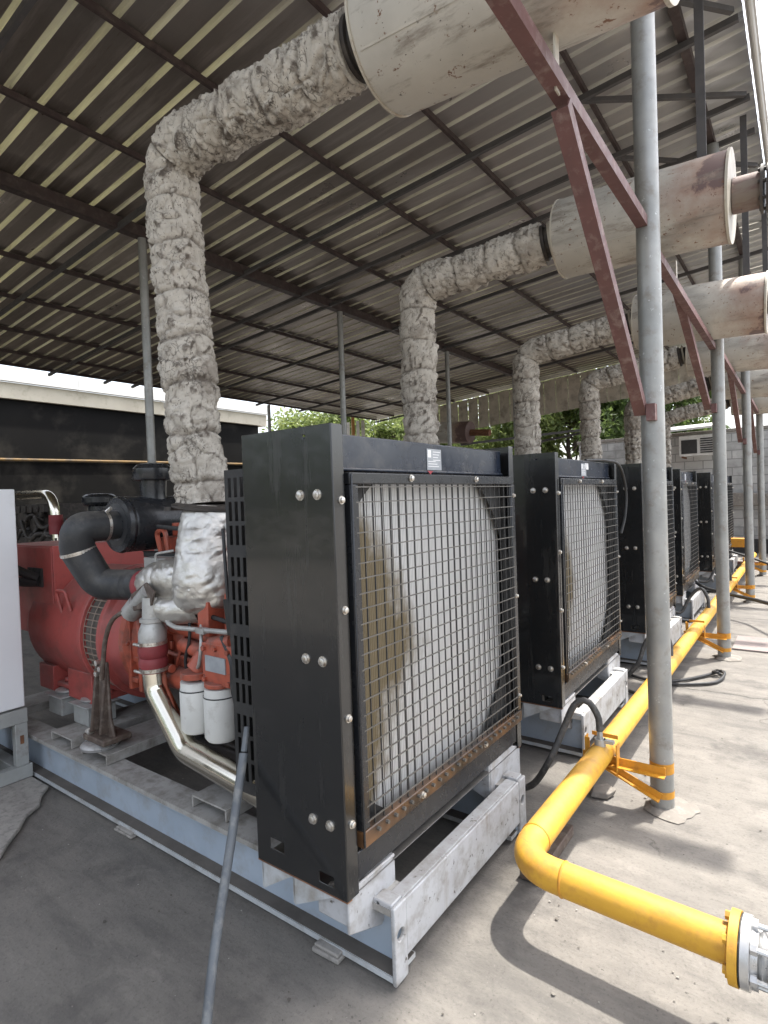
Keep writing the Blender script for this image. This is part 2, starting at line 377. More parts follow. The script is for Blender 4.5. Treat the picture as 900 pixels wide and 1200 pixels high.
def muffler_mat():
    m = NT('muffler_cream_and_scorch')
    m.co(); sx = m.n('ShaderNodeSeparateXYZ'); m.l(m.raw, sx.inputs[0])
    # heat scorch towards the outlet end of the can (object X runs 0..1 along it)
    h = m.math('ADD', sx.outputs[0], m.math('MULTIPLY', m.math('SUBTRACT', m.noise(3.2, 7, .65), .5), 1.1))
    col = m.ramp(m.noise(4, 5), [(.3, (.53, .50, .44)), (.7, (.42, .395, .345))])
    col = m.mix(m.ramp(m.noise(2.4, 6, .6, m.stretch((.5, 1, 1.6))), [(.53, 0), (.68, 1)]), col, (.25, .235, .21))
    col = m.mix(m.ramp(h, [(.60, 0), (.98, .9)]), col, (.27, .165, .12))
    col = m.mix(m.ramp(h, [(.96, 0), (1.10, .9)]), col, (.12, .075, .07))
    col = m.mix(m.ramp(m.noise(26, 6, .7), [(.61, 0), (.65, 1)]), col, (.17, .085, .05))
    col = m.mix(m.ramp(m.noise(7, 7, .7, m.stretch((.25, 1, 1))), [(.56, 0), (.66, .8)]), col, (.19, .16, .13))
    col = m.mix(m.ramp(m.noise(55, 4, .7, m.stretch((1, .5, 1))), [(.66, 0), (.69, .9)]), col, (.06, .05, .045))
    m.bump(m.noise(5, 5), .25, .02)
    return m.out(col, .62, .1)
M['muffler'] = muffler_mat()
M['muffler_rim'] = paint('cream_muffler_rim', (.50, .465, .385), (.42, .385, .32), (.5, .65), .1, (.33, .25, .18), .62, 6, .1)
M['soot_pipe'] = paint('sooty_outlet', (.12, .10, .095), (.06, .05, .05), (.6, .8), .2, (.28, .2, .17), .62, 8, .15)
def core_mat():
    m = NT('radiator_fins'); m.co()
    sx = m.n('ShaderNodeSeparateXYZ'); m.l(m.raw, sx.inputs[0])
    fin = m.math('SINE', m.math('MULTIPLY', sx.outputs[1], 2 * math.pi / .0105))
    tube = m.math('SINE', m.math('MULTIPLY', sx.outputs[1], 2 * math.pi / .051))
    col = m.ramp(m.noise(4, 6, .6, m.stretch((1, 1, .5))), [(.3, (.66, .66, .65)), (.7, (.57, .57, .56))])
    col = m.mix(m.ramp(fin, [(.35, 0), (.7, 1)]), col, (.38, .38, .375))
    col = m.mix(m.ramp(tube, [(.90, 0), (.97, 1)]), col, (.07, .07, .068))
    # oily grime that has run down one side of the fins
    g = m.math('ADD', m.math('ADD', m.math('MULTIPLY', sx.outputs[1], 1.25), m.math('MULTIPLY', m.math('ABSOLUTE', m.math('SUBTRACT', sx.outputs[2], 1.02)), .8)), m.math('MULTIPLY', m.math('SUBTRACT', m.noise(2.6, 7, .65, m.stretch((1, 1, .7))), .5), .9))
    col = m.mix(m.ramp(m.math('ADD', g, .27), [(.06, 1), (.22, 0)]), col, (.17, .135, .078))
    m.bump(fin, .35, .006)
    return m.out(col, .55, .25)
M['core'] = core_mat()

def ground_mat():
    m = NT('worn_concrete_ground'); m.co(); c = m.raw
    big = m.noise(.8, 7, .6, c); mid = m.noise(6, 8, .68, c); fine = m.noise(75, 6, .7, c)
    rot = m.n('ShaderNodeMapping'); rot.inputs['Rotation'].default_value = (0, 0, R(58)); rot.inputs['Scale'].default_value = (.45, 2.0, 1); m.l(c, rot.inputs['Vector'])
    streak = m.noise(2.8, 9, .72, rot.outputs[0])
    col = m.ramp(big, [(.3, (.195, .180, .160)), (.55, (.172, .160, .143)), (.75, (.135, .126, .115))])
    col = m.mix(m.ramp(streak, [(.47, 0), (.64, .75)]), col, (.10, .094, .087))
    col = m.mix(m.ramp(streak, [(.30, .6), (.44, 0)]), col, (.25, .23, .205))
    col = m.mix(m.ramp(mid, [(.5, 0), (.64, .5)]), col, (.12, .112, .103))
    col = m.mix(m.ramp(fine, [(.54, 0), (.7, .7)]), col, (.075, .070, .065))
    col = m.mix(m.ramp(fine, [(.28, .5), (.42, 0)]), col, (.25, .235, .21))
    col = m.mix(m.ramp(m.noise(150, 3, .6, c), [(.70, 0), (.74, .8)]), col, (.33, .31, .28))
    col = m.mix(m.ramp(m.noise(34, 4, .6, c), [(.70, 0), (.725, .85)]), col, (.055, .05, .045))
    w = m.n('ShaderNodeTexVoronoi', feature='DISTANCE_TO_EDGE', Scale=.36)
    dv = m.n('ShaderNodeVectorMath', operation='ADD'); ns = m.n('ShaderNodeTexNoise', Scale=2.2, Detail=9, Roughness=.65); m.l(c, ns.inputs['Vector'])
    sc = m.n('ShaderNodeVectorMath', operation='SCALE'); m.l(ns.outputs['Color'], sc.inputs[0]); sc.inputs['Scale'].default_value = .5
    m.l(c, dv.inputs[0]); m.l(sc.outputs[0], dv.inputs[1]); m.l(dv.outputs[0], w.inputs['Vector'])
    crack = m.ramp(w.outputs['Distance'], [(.0, 1), (.004, 0)])
    crack = m.math('MULTIPLY', crack, m.ramp(m.noise(1.4, 5, .6, c), [(.5, 0), (.6, 1)]))
    col = m.mix(m.math('MULTIPLY', crack, .6), col, (.05, .046, .042))
    sx = m.n('ShaderNodeSeparateXYZ'); m.l(c, sx.inputs[0]); wob = m.math('MULTIPLY', m.math('SUBTRACT', m.noise(3.5, 8, .7, c), .5), .16)
    yy = m.math('ADD', sx.outputs[1], wob)
    jt = m.math('ABSOLUTE', m.math('SUBTRACT', m.math('FRACT', m.math('MULTIPLY', m.math('SUBTRACT', yy, 3.56), 1 / 3.1)), .5))
    jt = m.math('MULTIPLY', m.ramp(jt, [(.002, 1), (.005, 0)]), m.ramp(sx.outputs[0], [(.0, .0), (.001, 1)]) if False else 1.0)
    side = m.ramp(m.math('ADD', m.math('ADD', sx.outputs[0], m.math('MULTIPLY', wob, 3)), 1.4), [(.45, 0), (.55, 1)])
    jt = m.math('MULTIPLY', jt, m.math('MULTIPLY', side, m.ramp(m.math('MULTIPLY', sx.outputs[1], .1), [(.39, 0), (.40, 1)])))
    col = m.mix(m.math('MULTIPLY', jt, .8), col, (.045, .042, .038))
    oil = m.math('MULTIPLY', m.ramp(m.noise(1.7, 4, .55, c), [(.54, 0), (.63, 1)]), m.ramp(m.noise(9, 6, .7, c), [(.38, 0), (.58, 1)]))
    col = m.mix(m.math('MULTIPLY', oil, .6), col, (.075, .07, .066))
    pale = m.ramp(m.noise(2.3, 8, .7, m.stretch((1, 1.4, 1), c)), [(.60, 0), (.72, .7)]); col = m.mix(pale, col, (.26, .24, .215))
    m.bump(mid, .35, .02); m.bump(fine, .5, .006); m.bump(m.math('SUBTRACT', 1.0, m.math('MAXIMUM', crack, jt)), .5, .01)
    return m.out(col, m.ramp(mid, [(.3, .72), (.7, .92)]))
M['ground'] = ground_mat()
def leaf_mat(name, a, b):
    m = NT(name); oi = m.noise(1.3, 3); 
    col = m.ramp(m.noise(3.5, 2), [(.3, a), (.7, b)])
    m.out(col, .5); m.b.inputs['Transmission Weight'].default_value = 0
    tr = m.n('ShaderNodeBsdfTranslucent'); m.l(col, tr.inputs['Color']); ad = m.n('ShaderNodeMixShader'); ad.inputs[0].default_value = .55
    m.l(m.b.outputs[0], ad.inputs[1]); m.l(tr.outputs[0], ad.inputs[2]); m.l(ad.outputs[0], m.t.nodes['Material Output'].inputs['Surface'])
    return m.mat
M['leaf'] = leaf_mat('leaf_green', (.075, .12, .035), (.14, .19, .055))
M['leaf_pale'] = leaf_mat('leaf_pale_green', (.15, .21, .06), (.25, .29, .10))
def blockwall_mat():
    m = NT('grey_block_wall'); m.co()
    mp = m.n('ShaderNodeMapping'); mp.inputs['Rotation'].default_value = (R(90), 0, 0); m.l(m.raw, mp.inputs['Vector'])
    b = m.n('ShaderNodeTexBrick', Scale=1.0); b.inputs['Color1'].default_value = (.46, .46, .445, 1); b.inputs['Color2'].default_value = (.36, .36, .35, 1); b.inputs['Mortar'].default_value = (.24, .24, .235, 1)
    b.inputs['Brick Width'].default_value = .42; b.inputs['Row Height'].default_value = .21; b.inputs['Mortar Size'].default_value = .012
    m.l(mp.outputs[0], b.inputs['Vector'])
    col = m.mix(m.ramp(m.noise(2.2, 7, .65), [(.45, 0), (.65, .7)]), b.outputs['Color'], (.20, .20, .19))
    m.bump(b.outputs['Fac'], .3, -.01)
    return m.out(col, .9)
M['blockwall'] = blockwall_mat()
M['cladding'] = paint('dusty_cladding', (.58, .53, .45), (.46, .42, .35), (.5, .7), .0, (.26, .23, .19), .6, 2.5, .1)

# ------------------------------------------------------------------ ground
def sheet(name, x0, x1, y0, y1, z, mat, n=1):
    b = MB(); b.add([(x0, y0, z), (x1, y0, z), (x1, y1, z), (x0, y1, z)], [(0, 1, 2, 3)])
    return struct(b.build(name, mat))
sheet('ground', -120, 120, -120, 120, 0, M['ground'])
# raised rough concrete apron under the cabinet
b = MB(); loop = [(-3.0, .30), (-3.04, .75), (-3.02, 1.02), (-3.10, 1.08), (-3.2, 1.17), (-3.30, 1.24), (-3.36, 1.33), (-3.46, 1.38), (-3.54, 1.452), (-5.6, 1.452), (-5.6, .30)]
b.prism([(x, y, .006) for x, y in loop], (0, 0, .022))
struct(b.build('concrete_apron', M['block_stone'], bevel=.008))
# thin wind-blown grit and leaves
b = MB(); rg = random.Random(3)
for k in range(700):
    x = rg.uniform(-3.2, .6); y = rg.uniform(.6, 5) if k % 2 else rg.uniform(.6, 2.4); r = rg.uniform(.0012, .0042) * (1.8 if rg.random() < .06 else 1)
    if -2.9 < x < -1.0 and 1.45 < y < 2.6: continue
    p = [(x + r * rg.uniform(.6, 1.6) * math.cos(a) , y + r * rg.uniform(.6, 1.3) * math.sin(a), .0045) for a in (0, 1.3, 2.5, 3.7, 5)]
    b.prism(p, (0, 0, r * .35), mi=rg.choice((0, 1, 1, 2)))
o = b.build('grit', [M['block_stone'], M['dust'], M['cement']]); o['kind'] = 'stuff'; tag(o, 'loose grit and chips scattered over the concrete floor', 'grit')

# ------------------------------------------------------------------ generator set (unit nearest the camera, then copies)
UY = 2.0
root = thing('generator_set', 'nearest generator set, red engine beside foil wrapped turbo and large black radiator', 'generator', (-2.6, UY, 0), 'generator sets standing in a row under the shed')
def chan_I(b, y0, y1, x0, x1, z0=.02, z1=.262):
    yc = (y0 + y1) / 2
    b.box(x0, x1, y0, y1, z1 - .022, z1, 0)
    b.box(x0, x1, yc - .006, yc + .006, z0 + .02, z1 - .022, 1)
    b.box(x0, x1, y0, y1, z0, z0 + .018, 2)
    b.box(x0, x1, y0 + .006, yc - .006, z0 + .018, z0 + .021, 3); b.box(x0, x1, yc + .006, y1 - .006, z0 + .018, z0 + .021, 3)
# skid
b = MB()
b.box(-1.112, -1.100, 1.535, 2.47, .075, .268); b.box(-1.165, -1.112, 1.535, 2.47, .258, .268); b.box(-1.165, -1.112, 1.535, 2.47, .075, .085)
for (y0, y1) in ((1.464, 1.5345), (2.4705, 2.54)):
    b.holeplate(lambda u, v, d: (d, u, v), y0, y1, .012, .272, (y0 + y1) / 2, .17, .020, (-1.113, -1.098), 16)
    b.cyl((-1.175, (y0 + y1) / 2 - .03, .258), (-1.175, (y0 + y1) / 2 + .03, .258), .020, 12); b.box(-1.175, -1.113, (y0 + y1) / 2 - .03, (y0 + y1) / 2 + .03, .258, .278)
skid = b.build('skid_frame', M['white_skid'], root, bevel=.004)
for (y0, y1) in ((1.466, 1.60), (2.40, 2.534)):
    b = MB(); chan_I(b, y0, y1, -4.95, -1.114); b.build('rail', [M['skid_dusty'], M['skid_blue'], M['skid'], M['dust']], skid)
for xc, w in ((-4.3, .25), (-3.47, .25), (-3.10, .27), (-2.11, .24), (-1.55, .2)):
    b = MB(); z0, z1 = .265, .318; y0, y1 = (1.50, 2.50)
    b.box(xc - w / 2, xc + w / 2, y0, y1, z1 - .008, z1); b.box(xc - w / 2, xc - w / 2 + .009, y0, y1, z0, z1 - .008); b.box(xc + w / 2 - .009, xc + w / 2, y0, y1, z0, z1 - .008)
    b.build('crossmember', M['skid_dusty'], skid, bevel=.003)
for xc in (-3.86, -3.53):
  for ys in (1.73, 2.27):
    b = MB(); b.box(xc - .09, xc + .09, ys - .085, ys + .085, .319, .432); b.box(xc - .115, xc + .115, ys - .105, ys + .105, .432, .44)
    b.build('pedestal', M['frame_grey'], skid, bevel=.006)
    b = MB(); b.lathe((xc, ys, .441), (0, 0, 1), [(0, .06), (.012, .075), (.02, .075), (.03, .05), (.034, .03)], 20); b.build('rubber_mount', M['white_cast'], skid)
# radiator brackets
for s in (0, 1):
    ya, yb = (1.345, 1.525) if s == 0 else (2.50, 2.66)
    b = MB()
    lo = (.20, .165) if s == 0 else (.17, .19)
    if s == 0: b.prism([(-1.198, ya, .225), (-1.198, 1.515, .155), (-1.198, 1.60, .215), (-1.198, 1.60, .335), (-1.198, 1.572, .358), (-1.198, ya, .362)], (.011, 0, 0)); b.box(-1.33, -1.187, 1.45, 1.60, .346, .358); b.box(-1.33, -1.198, ya + .01, ya + .02, .24, .335)
    else: b.prism([(-1.198, 2.36, .20), (-1.198, 2.69, .12), (-1.198, 2.69, .335), (-1.198, 2.50, .41), (-1.198, 2.36, .41)], (.011, 0, 0)); b.box(-1.33, -1.187, 2.36, 2.50, .40, .41); b.prism([(-1.33, 2.355, .26), (-1.187, 2.355, .20), (-1.187, 2.355, .41), (-1.33, 2.355, .41)], (0, -.01, 0))
    b.build('radiator_bracket', M['white_skid'], skid, bevel=.004)
for ys, y2 in ((1.34, 1.47), (2.694, 2.53)):                # grey gusset outriggers under the side panels
    for xa, xb in ((-1.585, -1.43), (-1.43, -1.24)):
        b = MB(); b.prism([(xa, ys, .332), (xb, ys, .332), (xa + .006, ys, .235)], (0, .006 if ys < 2 else -.006, 0))
        b.box(xa, xa + .008, min(ys, y2), max(ys, y2), .24, .332); b.build('gusset', M['skid'], skid)
for ya, yb in ((1.337, 1.36), (2.67, 2.692)):
    b = MB(); b.box(-1.60, -1.183, ya, yb, .3325, .3385); b.build('rusty_edge', M['rust'], skid)

# radiator housing
YN, YF, XF, XB = 1.334, 2.70, -1.18, -1.597
b = MB()
xs = [XB, -1.53, -1.462, -1.292, -1.234, XF]; zs = [.339, .375, .437, 1.845]
b.grid(lambda u, v, d: (u, d, v), [XB, -1.53, -1.462, -1.30, -1.288, -1.236, XF], [.339, .366, .40, .437, 1.806, 1.818, 1.845], {(1, 2), (3, 1), (4, 1), (3, 4)}, (YN, YN + .004))
b.grid(lambda u, v, d: (u, d, v), [XB, XF], [.339, 1.845], set(), (YF - .004, YF))
b.box(XF - .004, XF, YN + .004, YN + .058, .339, 1.845); b.box(XF - .004, XF, YF - .05, YF - .004, .339, 1.845)
b.box(XB, XB + .004, YN + .004, YN + .05, .339, 1.845); b.box(XB, XB + .004, YF - .05, YF - .004, .339, 1.845)
b.box(XB + .004, XF - .004, YN + .004, YF - .004, .339, .343)
b.box(-1.31, -1.305, YN + .06, YF - .06, .343, .47)              # bottom apron, set back
hs = b.build('radiator_housing', M['black'], root, bevel=.0025)
b = MB(); b.box(-1.50, -1.222, YN + .062, YF - .054, 1.702, 1.822); b.box(-1.222, -1.212, YN + .062, YF - .054, 1.700, 1.712); b.build('header_tank', M['tank'], hs, bevel=.005)
b = MB(); b.box(-1.55, -1.51, YN + .05, YF - .05, 1.70, 1.80); b.build('rear_tank_rail', M['matt_black'], hs)
# front frame: bars + channel
b = MB()
b.box(-1.205, -1.176, 1.415, YF - .006, 1.655, 1.694); b.box(-1.203, -1.174, 1.415, 1.455, .525, 1.655); b.box(-1.203, -1.174, 2.655, YF - .006, .525, 1.655)
b.box(-1.168, -1.160, 1.405, 1.413, .48, 1.69)
b.build('guard_frame', M['black_frame'], hs, bevel=.004)
b = MB(); b.box(-1.205, -1.170, 1.415, YF - .006, .470, .5245); b.build('bottom_rail', M['rust_reflection_black'], hs, bevel=.004)
b = MB(); b.box(-1.19, -1.183, 1.395, YF - .056, .375, .466); b.build('lower_apron', M['black_frame'], hs, bevel=.003)
b = MB()
ny = 24
for i in range(ny):
    y = 1.462 + (2.648 - 1.462) * (i + .5) / ny
    b.bar((-1.180, y, .50), (-1.180, y, 1.672), .0040, .0040, (0, 1, 0), 1); b.cyl((-1.178, y, .508), (-1.158, y, .508), .007, 6)
for i in range(23):
    z = .548 + 1.098 * i / 22
    b.bar((-1.1755, 1.44, z), (-1.1755, 2.67, z), .0040, .0040)
b.build('wire_guard', [M['wire'], M['matt_black']], hs)
b = MB(); b.box(-1.42, -1.262, 1.36, 2.67, .46, 1.70); 
core = b.build('radiator_core', M['core'], hs, org=(-2.6, UY, 0)); core['_o'] = (-2.6, UY, 0)
b = MB(); b.holeplate(lambda u, v, d: (d, u, v), 1.342, 2.692, .473, 1.699, 2.01, 1.08, .705, (-1.238, -1.233), 64)
b.build('fan_shroud', M['matt_black'], hs)
b = MB(); b.box(-1.231, -1.206, 1.345, 1.347, .473, 1.699); b.build('inner_cheek', M['matt_black'], hs)
b = MB(); b.box(-1.231, -1.206, 2.650, 2.6525, .473, 1.652); b.build('inner_cheek', M['matt_black'], hs)
def bolt(p, d, r=.011):
    b = MB(); b.lathe(p, d, [(0, r * 1.35), (.003, r * 1.35), (.0031, r), (.010, r * .95), (.012, r * .6)], 12)
    b.build('bolt', M['bolt'], hs)
for x, z in ((-1.318, 1.625), (-1.243, 1.625), (-1.320, 1.094), (-1.247, 1.094), (-1.317, .567), (-1.242, .567)): bolt((x, YN, z), (0, -1, 0), .013)
for y, z in ((1.374, 1.605), (1.371, 1.257), (1.369, .913), (1.367, .575)): bolt((XF, y, z), (1, 0, 0), .010)
for y, z in ((2.675, 1.6), (2.675, 1.1), (2.675, .6)): bolt((-1.174, y, z), (1, 0, 0), .008)
for y in (1.767, 2.282): bolt((-1.175, y, 1.677), (1, 0, 0), .010); bolt((-1.170, y, .497), (1, 0, 0), .010)
for x, y, z in ((-1.50, YN + .03, .343), (-1.27, YN + .03, .343)): bolt((x, y, z), (0, 0, 1), .013)
b = MB(); b.box(-1.221, -1.2195, 1.955, 2.065, 1.715, 1.800); lab = b.build('sticker', M['label'], hs)
b = MB(); b.box(-1.2194, -1.2188, 1.960, 1.985, 1.765, 1.795)
for k in range(4): b.box(-1.2194, -1.2188, 2.0, 2.055 - .008 * (k % 3), 1.787 - .011 * k, 1.790 - .011 * k)
for k in range(3): b.box(-1.2194, -1.2188, 1.962, 2.02 + .012 * k, 1.748 - .010 * k, 1.751 - .010 * k)
b.build('printed_panel', M['label_white'], hs)
b = MB(); b.prism([(-1.2118, 1.94, 1.7105), (-1.2118, 1.985, 1.7105), (-1.2118, 1.968, 1.700), (-1.2118, 1.966, 1.697), (-1.2118, 1.958, 1.697), (-1.2118, 1.956, 1.701)], (.0012, 0, 0)); b.build('red_paint_drip', M['red_mark'], hs)
# slotted belt guard behind the panel
b = MB()
us = [-1.745]; 
for k in range(3): us += [us[-1] + .016, us[-1] + .034]
us.append(-1.597)
vs = [.53]; sk = set()
nrow = 12
for k in range(nrow): vs += [vs[-1] + (.016 if k % 3 else .045), vs[-1] + (.016 if k % 3 else .045) + .072]
vs.append(vs[-1] + .03)
for i in range(len(us) - 1):
    for j in range(len(vs) - 1):
        if i % 2 == 1 and j % 2 == 1: sk.add((i, j))
b.grid(lambda u, v, d: (u, d, v), us, vs, sk, (1.372, 1.375))
b.box(-1.748, -1.745, 1.372, 1.52, .53, vs[-1])
b.build('slotted_guard', M['matt_black'], hs)

# engine
b = MB()
b.box(-2.95, -1.98, 1.75, 2.25, .66, 1.15)
for k in range(7):
    x = -2.88 + k * .145; b.box(x, x + .03, 1.715, 1.75, .70, 1.12)
    if k % 2 == 0: b.box(x + .05, x + .11, 1.725, 1.75, .86 + .05 * (k % 3), 1.04 + .03 * (k % 3))
b.lathe((-3.04, 2.0, .87), (1, 0, 0), [(0, .37), (.05, .37), (.07, .33), (.16, .30)], 32)
for k in range(5): b.box(-2.985, -2.95 + .03, 1.665 + .01 * k, 1.75, .66 + .11 * k, .685 + .11 * k)
b.box(-3.0, -2.97, 1.66, 1.75, .62, 1.14); b.box(-2.90, -2.87, 1.66, 1.75, .62, 1.14)
for k in range(14):
    a = k * 2 * math.pi / 14; b.cyl((-2.99, 2 + .348 * math.cos(a), .87 + .348 * math.sin(a)), (-2.972, 2 + .348 * math.cos(a), .87 + .348 * math.sin(a)), .012, 8)
b.box(-2.93, -2.86, 1.70, 2.30, .62, 1.0)
b.cyl((-2.62, 1.69, 1.0), (-2.02, 1.69, .965), .032, 14); b.cyl((-2.50, 1.67, .92), (-2.05, 1.66, .89), .036, 14); b.cyl((-2.74, 1.70, .86), (-2.38, 1.70, .83), .012, 8)
b.cyl((-2.66, 1.70, 1.02), (-2.60, 1.70, .99), .045, 12); b.cyl((-2.52, 1.70, .97), (-2.52, 1.70, .80), .010, 8)
b.box(-2.23, -2.02, 1.585, 1.74, .80, .985); b.cyl((-2.20, 1.62, .97), (-2.05, 1.62, 1.0), .035, 12); b.box(-2.30, -2.22, 1.62, 1.75, 1.0, 1.16)
b.prism([(-2.16, 1.66, .985), (-2.05, 1.66, .985), (-2.08, 1.66, 1.20), (-2.15, 1.66, 1.20)], (0, .05, 0))
b.prism([(-2.46, 1.70, 1.03), (-2.38, 1.70, 1.0), (-2.28, 1.70, 1.16), (-2.40, 1.70, 1.17)], (0, .05, 0))
b.cyl((-2.33, 1.62, .80), (-2.33, 1.62, .83), .072, 20); b.cyl((-2.15, 1.62, .79), (-2.15, 1.62, .81), .072, 20); b.cyl((-2.33, 1.62, .83), (-2.30, 1.66, .90), .05, 14)
rg = random.Random(5)
for k in range(46):
    x = rg.uniform(-2.9, -2.0); z = rg.choice((.69, .74, 1.09, 1.13, rg.uniform(.7, 1.1))); b.cyl((x, 1.75, z), (x, 1.728, z), rg.uniform(.009, .016), 6)
for k in range(12):
    x = rg.uniform(-2.85, -2.02); z = rg.uniform(.72, 1.08); w = rg.uniform(.03, .08); h = rg.uniform(.03, .09); b.box(x - w / 2, x + w / 2, 1.715 + rg.uniform(0, .02), 1.75, z - h / 2, z + h / 2)
for k in range(4):
    x = -2.82 + .2 * k; b.tube(fillet([(x, 1.745, .72), (x + .02, 1.69, .78), (x + .10, 1.69, .95), (x + .16, 1.745, 1.05)], .05, 4), .009, 7)
eng = b.build('engine', M['engine_red'], root, bevel=.006)
b = MB()
for k in range(3):
    x = -2.93 + k * .325; b.box(x, x + .30, 1.80, 2.2, 1.15, 1.30); b.box(x + .02, x + .28, 1.74, 1.80, 1.18, 1.25)
    for q in range(3): b.cyl((x + .05 + q * .1, 1.80, 1.275), (x + .05 + q * .1, 1.782, 1.275), .012, 6)
b.build('cylinder_head', M['engine_red'], eng, bevel=.008)
b = MB()
for k in range(3):
    x = -2.92 + k * .325; b.box(x, x + .28, 1.84, 2.16, 1.302, 1.44); b.box(x + .05, x + .23, 1.88, 2.12, 1.44, 1.475)
    b.cyl((x + .07, 1.90, 1.475), (x + .07, 1.90, 1.515), .028, 12); b.cyl((x + .2, 1.82, 1.32), (x + .2, 1.82, 1.40), .016, 8)
b.build('rocker_cover', M['engine_red'], eng, bevel=.014)
b = MB(); b.tube(fillet([(-2.86, 1.80, 1.36), (-2.88, 1.79, 1.47), (-2.80, 1.79, 1.49), (-2.79, 1.80, 1.36)], .035, 6), .014, 8); b.build('lifting_eye', M['engine_red'], eng)
b = MB(); b.box(-2.80, -2.48, 1.66, 1.80, 1.255, 1.345); b.tube(fillet([(-2.66, 1.655, 1.27), (-2.66, 1.64, 1.37), (-2.50, 1.64, 1.39)], .03, 5), .007, 7); b.build('control_module', M['alu'], eng, bevel=.015)
b = MB(); b.box(-2.9, -2.0, 1.82, 2.18, .44, .66); b.box(-2.35, -1.95, 1.66, 1.95, .42, .475); b.box(-2.33, -1.97, 1.67, 1.94, .475, .50); b.build('oil_sump', M['sump'], eng, bevel=.015)
for x in (-2.33, -2.15):
    b = MB(); b.lathe((x, 1.62, .545), (0, 0, 1), [(0, .045), (.004, .066), (.02, .077), (.20, .077), (.215, .073), (.24, .072), (.242, .06)], 28)
    f = b.build('oil_filter', M['filter'], eng)
b = MB()
for x in (-2.33, -2.15):
    b.lathe((x, 1.62, .745), (0, 0, 1), [(0, .0778), (.006, .0778)], 28, cap=False)
b.build('filter_band', M['matt_black'], eng)
for pts_, r_, mt_ in (([(-2.93, 1.70, 1.10), (-2.86, 1.66, 1.06), (-2.7, 1.665, 1.085), (-2.52, 1.66, 1.06), (-2.30, 1.65, 1.09), (-2.05, 1.64, 1.07)], .011, 'cable'),
                      ([(-2.42, 1.66, 1.06), (-2.40, 1.64, .96), (-2.44, 1.64, .84), (-2.40, 1.66, .72)], .008, 'cable'),
                      ([(-2.10, 1.60, 1.02), (-2.02, 1.585, .92), (-2.01, 1.58, .80), (-1.96, 1.58, .66)], .012, 'rubber'),
                      ([(-2.28, 1.625, 1.05), (-2.24, 1.59, .97), (-2.26, 1.59, .88), (-2.31, 1.61, .84)], .008, 'alu'),
                      ([(-2.90, 1.75, 1.30), (-2.82, 1.70, 1.245), (-2.7, 1.65, 1.25), (-2.58, 1.64, 1.22)], .010, 'cable'),
                      ([(-2.85, 1.78, 1.50), (-2.6, 1.76, 1.49), (-2.45, 1.78, 1.50), (-2.1, 1.76, 1.49), (-1.95, 1.75, 1.42)], .012, 'rubber'),
                      ([(-2.02, 1.70, 1.35), (-1.95, 1.66, 1.28), (-1.93, 1.64, 1.10), (-1.94, 1.64, .9)], .018, 'rubber')):
    b = MB(); b.tube(resample(spline(pts_, 6), .02), r_, 9); b.build('hose_line', M[mt_], eng)
b = MB(); b.cyl((-2.75, 1.69, .74), (-2.48, 1.69, .735), .055, 18); b.cyl((-2.48, 1.69, .735), (-2.43, 1.69, .735), .04, 14); b.cyl((-2.70, 1.64, .80), (-2.55, 1.64, .80), .022, 12); b.build('starter_motor', M['engine_red'], eng, bevel=.004)
b = MB(); b.box(-2.20, -2.06, 1.579, 1.585, .86, .93); b.build('data_plate', M['label'], eng)
for x, z in ((-2.21, .96), (-2.04, .96), (-2.21, .82), (-2.04, .82), (-2.13, .965)):
    b = MB(); b.cyl((x, 1.585, z), (x, 1.572, z), .012, 6); b.build('head_bolt', M['engine_red'], eng)
# foil-wrapped turbo and exhaust elbow
def crumple(seed, amp):
    def d(p, a, L):
        q = p + V((seed, seed * .7, 0)); q2 = q + noise.noise_vector(q * 8) * .03
        v = noise.voronoi(V((q2.x * 17, q2.y * 17, q2.z * 22)))[0]
        f = (v[1] - v[0]); r1 = max(0, 1 - abs(noise.noise(q2 * 9)) * 8)
        return amp * (noise.noise(q * 8) * .7 + min(.5, f) * 1.1 - .3 - .7 * r1 + .25 * noise.noise(q * 45)), max(0, min(1, r1 * .8 - .1))
    return d
b = MB()
prof = [(.0, .115), (.05, .128), (.14, .132), (.3, .140), (.5, .155), (.66, .170), (.80, .168), (.89, .15), (.96, .10), (1, .03)]
def pf(t):
    for (a, ra), (c, rc) in zip(prof, prof[1:]):
        if a <= t <= c: return ra + (rc - ra) * (t - a) / (c - a)
    return .03
pts = resample([(-2.40, 1.78, 1.575), (-2.375, 1.74, 1.42), (-2.35, 1.72, 1.30), (-2.34, 1.72, 1.075)], .007)
b.tube(pts, .2, 72, 0, pf, crumple(2, .062))
lob = resample(spline([(-2.40, 1.72, 1.235), (-2.55, 1.68, 1.24), (-2.67, 1.66, 1.23), (-2.77, 1.645, 1.205)], 5), .009)
b.tube(lob, .12, 56, 0, lambda t: .10 + .03 * math.sin(t * 3.0) - .035 * t, crumple(8, .085))
lob = resample(spline([(-2.38, 1.70, 1.12), (-2.52, 1.63, 1.10), (-2.62, 1.60, 1.135)], 5), .009)
b.tube(lob, .09, 40, 0, lambda t: 0.085 - .03 * t, crumple(4, .085))
b.build('foil_wrap', M['foil'], eng)
b = MB(); b.lathe((-2.42, 1.785, 1.585), (.12, 0, 1), [(0, .15), (.010, .168), (.02, .168), (.03, .14)], 32); b.box(-2.66, -2.60, 1.70, 1.74, 1.585, 1.605); b.build('exhaust_clamp', M['sump'], eng)
b = MB(); b.lathe((-2.755, 1.645, 1.205), (-1, -.05, -.03), [(-.03, .070), (0, .079), (.03, .079), (.04, .07)], 28); b.build('turbo_ring', M['silicone'], eng)
